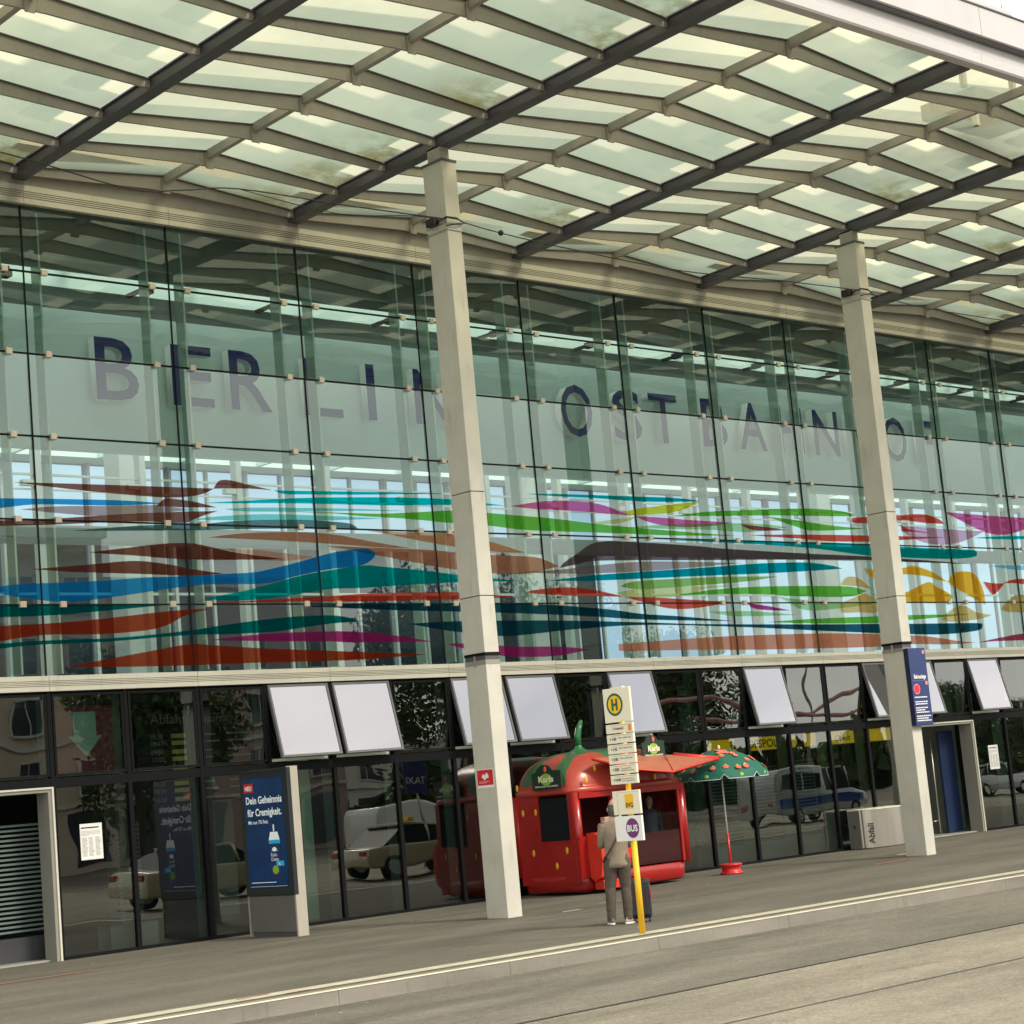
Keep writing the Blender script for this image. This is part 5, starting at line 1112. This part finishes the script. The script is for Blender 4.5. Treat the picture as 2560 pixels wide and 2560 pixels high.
def car(label,cat,loc,rz,kind,mat,stripe=None,nm='parked_car'):
    t=thing(nm,label,cat,loc,rz)
    if kind=='sedan':
        L,Wd=4.8,.90; bp=[(-2.4,.30),(-2.4,.62),(-2.3,.92),(-1.5,1.0),(1.1,.98),(2.0,.84),(2.38,.62),(2.4,.30)]; gp=[(-1.75,.97),(-1.0,1.40),(-.2,1.47),(.45,1.42),(1.25,.96)]; wb=(-1.45,1.42)
    else:
        L,Wd=5.4,1.0; bp=[(-2.7,.35),(-2.7,1.85),(-2.55,2.08),(.15,2.08),(.2,1.12),(1.75,1.12),(2.55,.98),(2.7,.75),(2.7,.35)]; gp=[(.1,1.11),(.1,1.99),(.85,1.98),(1.15,1.90),(1.85,1.11)]; wb=(-1.65,1.75)
    soften(MB().prism(bp,-Wd,Wd,0,'y').build('body',mat,t),.07)
    g=MB(); n=len(gp); Wg=Wd-.17
    g.add([(x,-Wd+.03 if z<1.15 else -Wg,z) for x,z in gp]+[(x,Wd-.03 if z<1.15 else Wg,z) for x,z in gp],[list(range(n)),list(range(n,2*n))[::-1]]+[(i,n+i,n+(i+1)%n,(i+1)%n) for i in range(n)]); g.build('glasshouse','car_glass',t)
    zt=max(z for x,z in gp); xs_=[x for x,z in gp if z>zt-.14]
    MB().box(min(xs_)-.05,max(xs_)+.05,-Wg+.02,Wg-.02,zt-.06,zt+.025,0,.02).build('roof',mat,t)
    pl=MB()
    for s in (-1,1):
        for fx in ((-1.05,-.25,.5) if kind=='sedan' else (.18,.75,1.5)): pl.tube([(fx,s*(Wd-.03),1.08 if kind!='sedan' else bp[3][1]),(fx*.92,s*(Wg+.01),zt-.02)],.03,6)
    pl.build('pillar',mat,t)
    if kind!='sedan':
        sw=MB()
        for s in (-1,1): sw.box(-2.4,-1.3,s*(Wd+.004)-.004,s*(Wd+.004)+.004,1.25,1.82).box(-1.2,-.1,s*(Wd+.004)-.004,s*(Wd+.004)+.004,1.25,1.82)
        if stripe: sw.build('side_glass','car_glass',t)
    for x in wb:
        for s in (-1,1): wheel(t,x,s*(Wd-.10),.33)
    fx=bp[-1][0]
    for s in (-1,1):
        MB().box(fx-.12,fx+.01,s*.62-.18,s*.62+.18,.60,.76,0,.02).build('headlight','lamp_white',t); MB().box(-fx-.01,-fx+.06,s*.68-.14,s*.68+.14,.68,.84,0,.01).build('tail_light','lamp_red',t)
        if stripe: MB().box(-2.4,2.3,s*(Wd+.002)-.004,s*(Wd+.002)+.004,.62,.95).build('stripe',stripe,t)
    return t
t=car('beige taxi with a yellow roof sign, mirrored left of the nearer pillar','taxi',(21.4,-17.2,RZ),0,'sedan','car_beige',nm='taxi')
MB().box(-.3,-.1,-.22,.22,1.50,1.62,0,.02).build('roof_sign','sign_amber',t)
car('beige car parked further left, mirrored behind the advertising board','car',(14.2,-17.4,RZ),0,'sedan','car_beige')
car('white delivery van standing beyond the beige taxi','van',(29.5,-26.5,RZ),0,'van','car_white',nm='delivery_van')
car('silver police van with a blue stripe, mirrored left of the litter bin','van',(43.5,-20.5,RZ),0,'van','car_silver','car_blue',nm='police_van')
car('silver car parked behind the police van, mirrored at the right edge','car',(58,-22,RZ),0,'sedan','car_silver')
t=thing('taxi_sign','blue taxi rank sign on a thin post, mirrored above the beige taxi','sign',(24.5,-20.5,RZ)); MB().tube([(0,0,0),(0,0,3.6)],.04,8).build('post','steel',t); MB().box(-.55,.55,-.04,.04,2.3,3.6,0,.01).build('sign_panel','sign_navy',t); o=text('lettering','TAXI',(0,.045,2.7),.34,'stop_white',t,align='CENTER',width=.9,rz=PI)
t=thing('pink_pipe','pair of pink overhead site pipes on posts, mirrored above the police van','pipe',(50,-31,RZ))
MB().tube(smooth_curve([(-6,0,4.4),(-3,0,5.3),(1,0,5.4),(4,0,4.6),(7,0,4.5),(11,0,5.5),(15,0,5.9)],5),.11,10).tube(smooth_curve([(-1,.5,4.6),(2,.5,4.2),(5,.5,4.5),(9,.5,4.3),(13,.5,4.9),(17,.5,5.0)],5),.11,10).build('pipe_run','pink_tube',t)
for x in (-5,16): MB().tube([(x,.2,0),(x,.2,4.6)],.06,8).build('post','steel',t)
def lamp(x,y,lab):
    t=thing('street_lamp',lab,'street lamp',(x,y,RZ)); MB().tube([(0,0,0),(0,0,7.5),(0,.5,8.2),(0,1.4,8.4)],[.09,.06,.05,.04],10).build('mast','steel',t); MB().box(-.15,.15,1.2,1.9,8.34,8.46,0,.03).build('lamp_head','beam_dark',t)
lamp(40,-36,'street lamp standing before the office block'); lamp(66,-38,'street lamp beyond the large trees')

random.seed(9); lt=MB()
for i in range(70):
    x,y=random.uniform(-6,24),random.choice((random.uniform(-9.4,-.6),random.uniform(-9.4,-.6),random.uniform(-11.2,-10.6))); z=.006 if y>-10 else RZ+.006; r=random.uniform(.012,.035); a=random.uniform(0,6)
    lt.add([(x+r*math.cos(a+t)*(1 if k%2 else .6),y+r*math.sin(a+t)*(1 if k%2 else .6),z+random.uniform(0,.004)) for k,t in enumerate((0,1.3,2.9,4.6))],[(0,1,2,3)])
tag(lt.build('litter','patch_white'),'tiny pale scraps of litter scattered over the pavement','litter',kind='stuff')
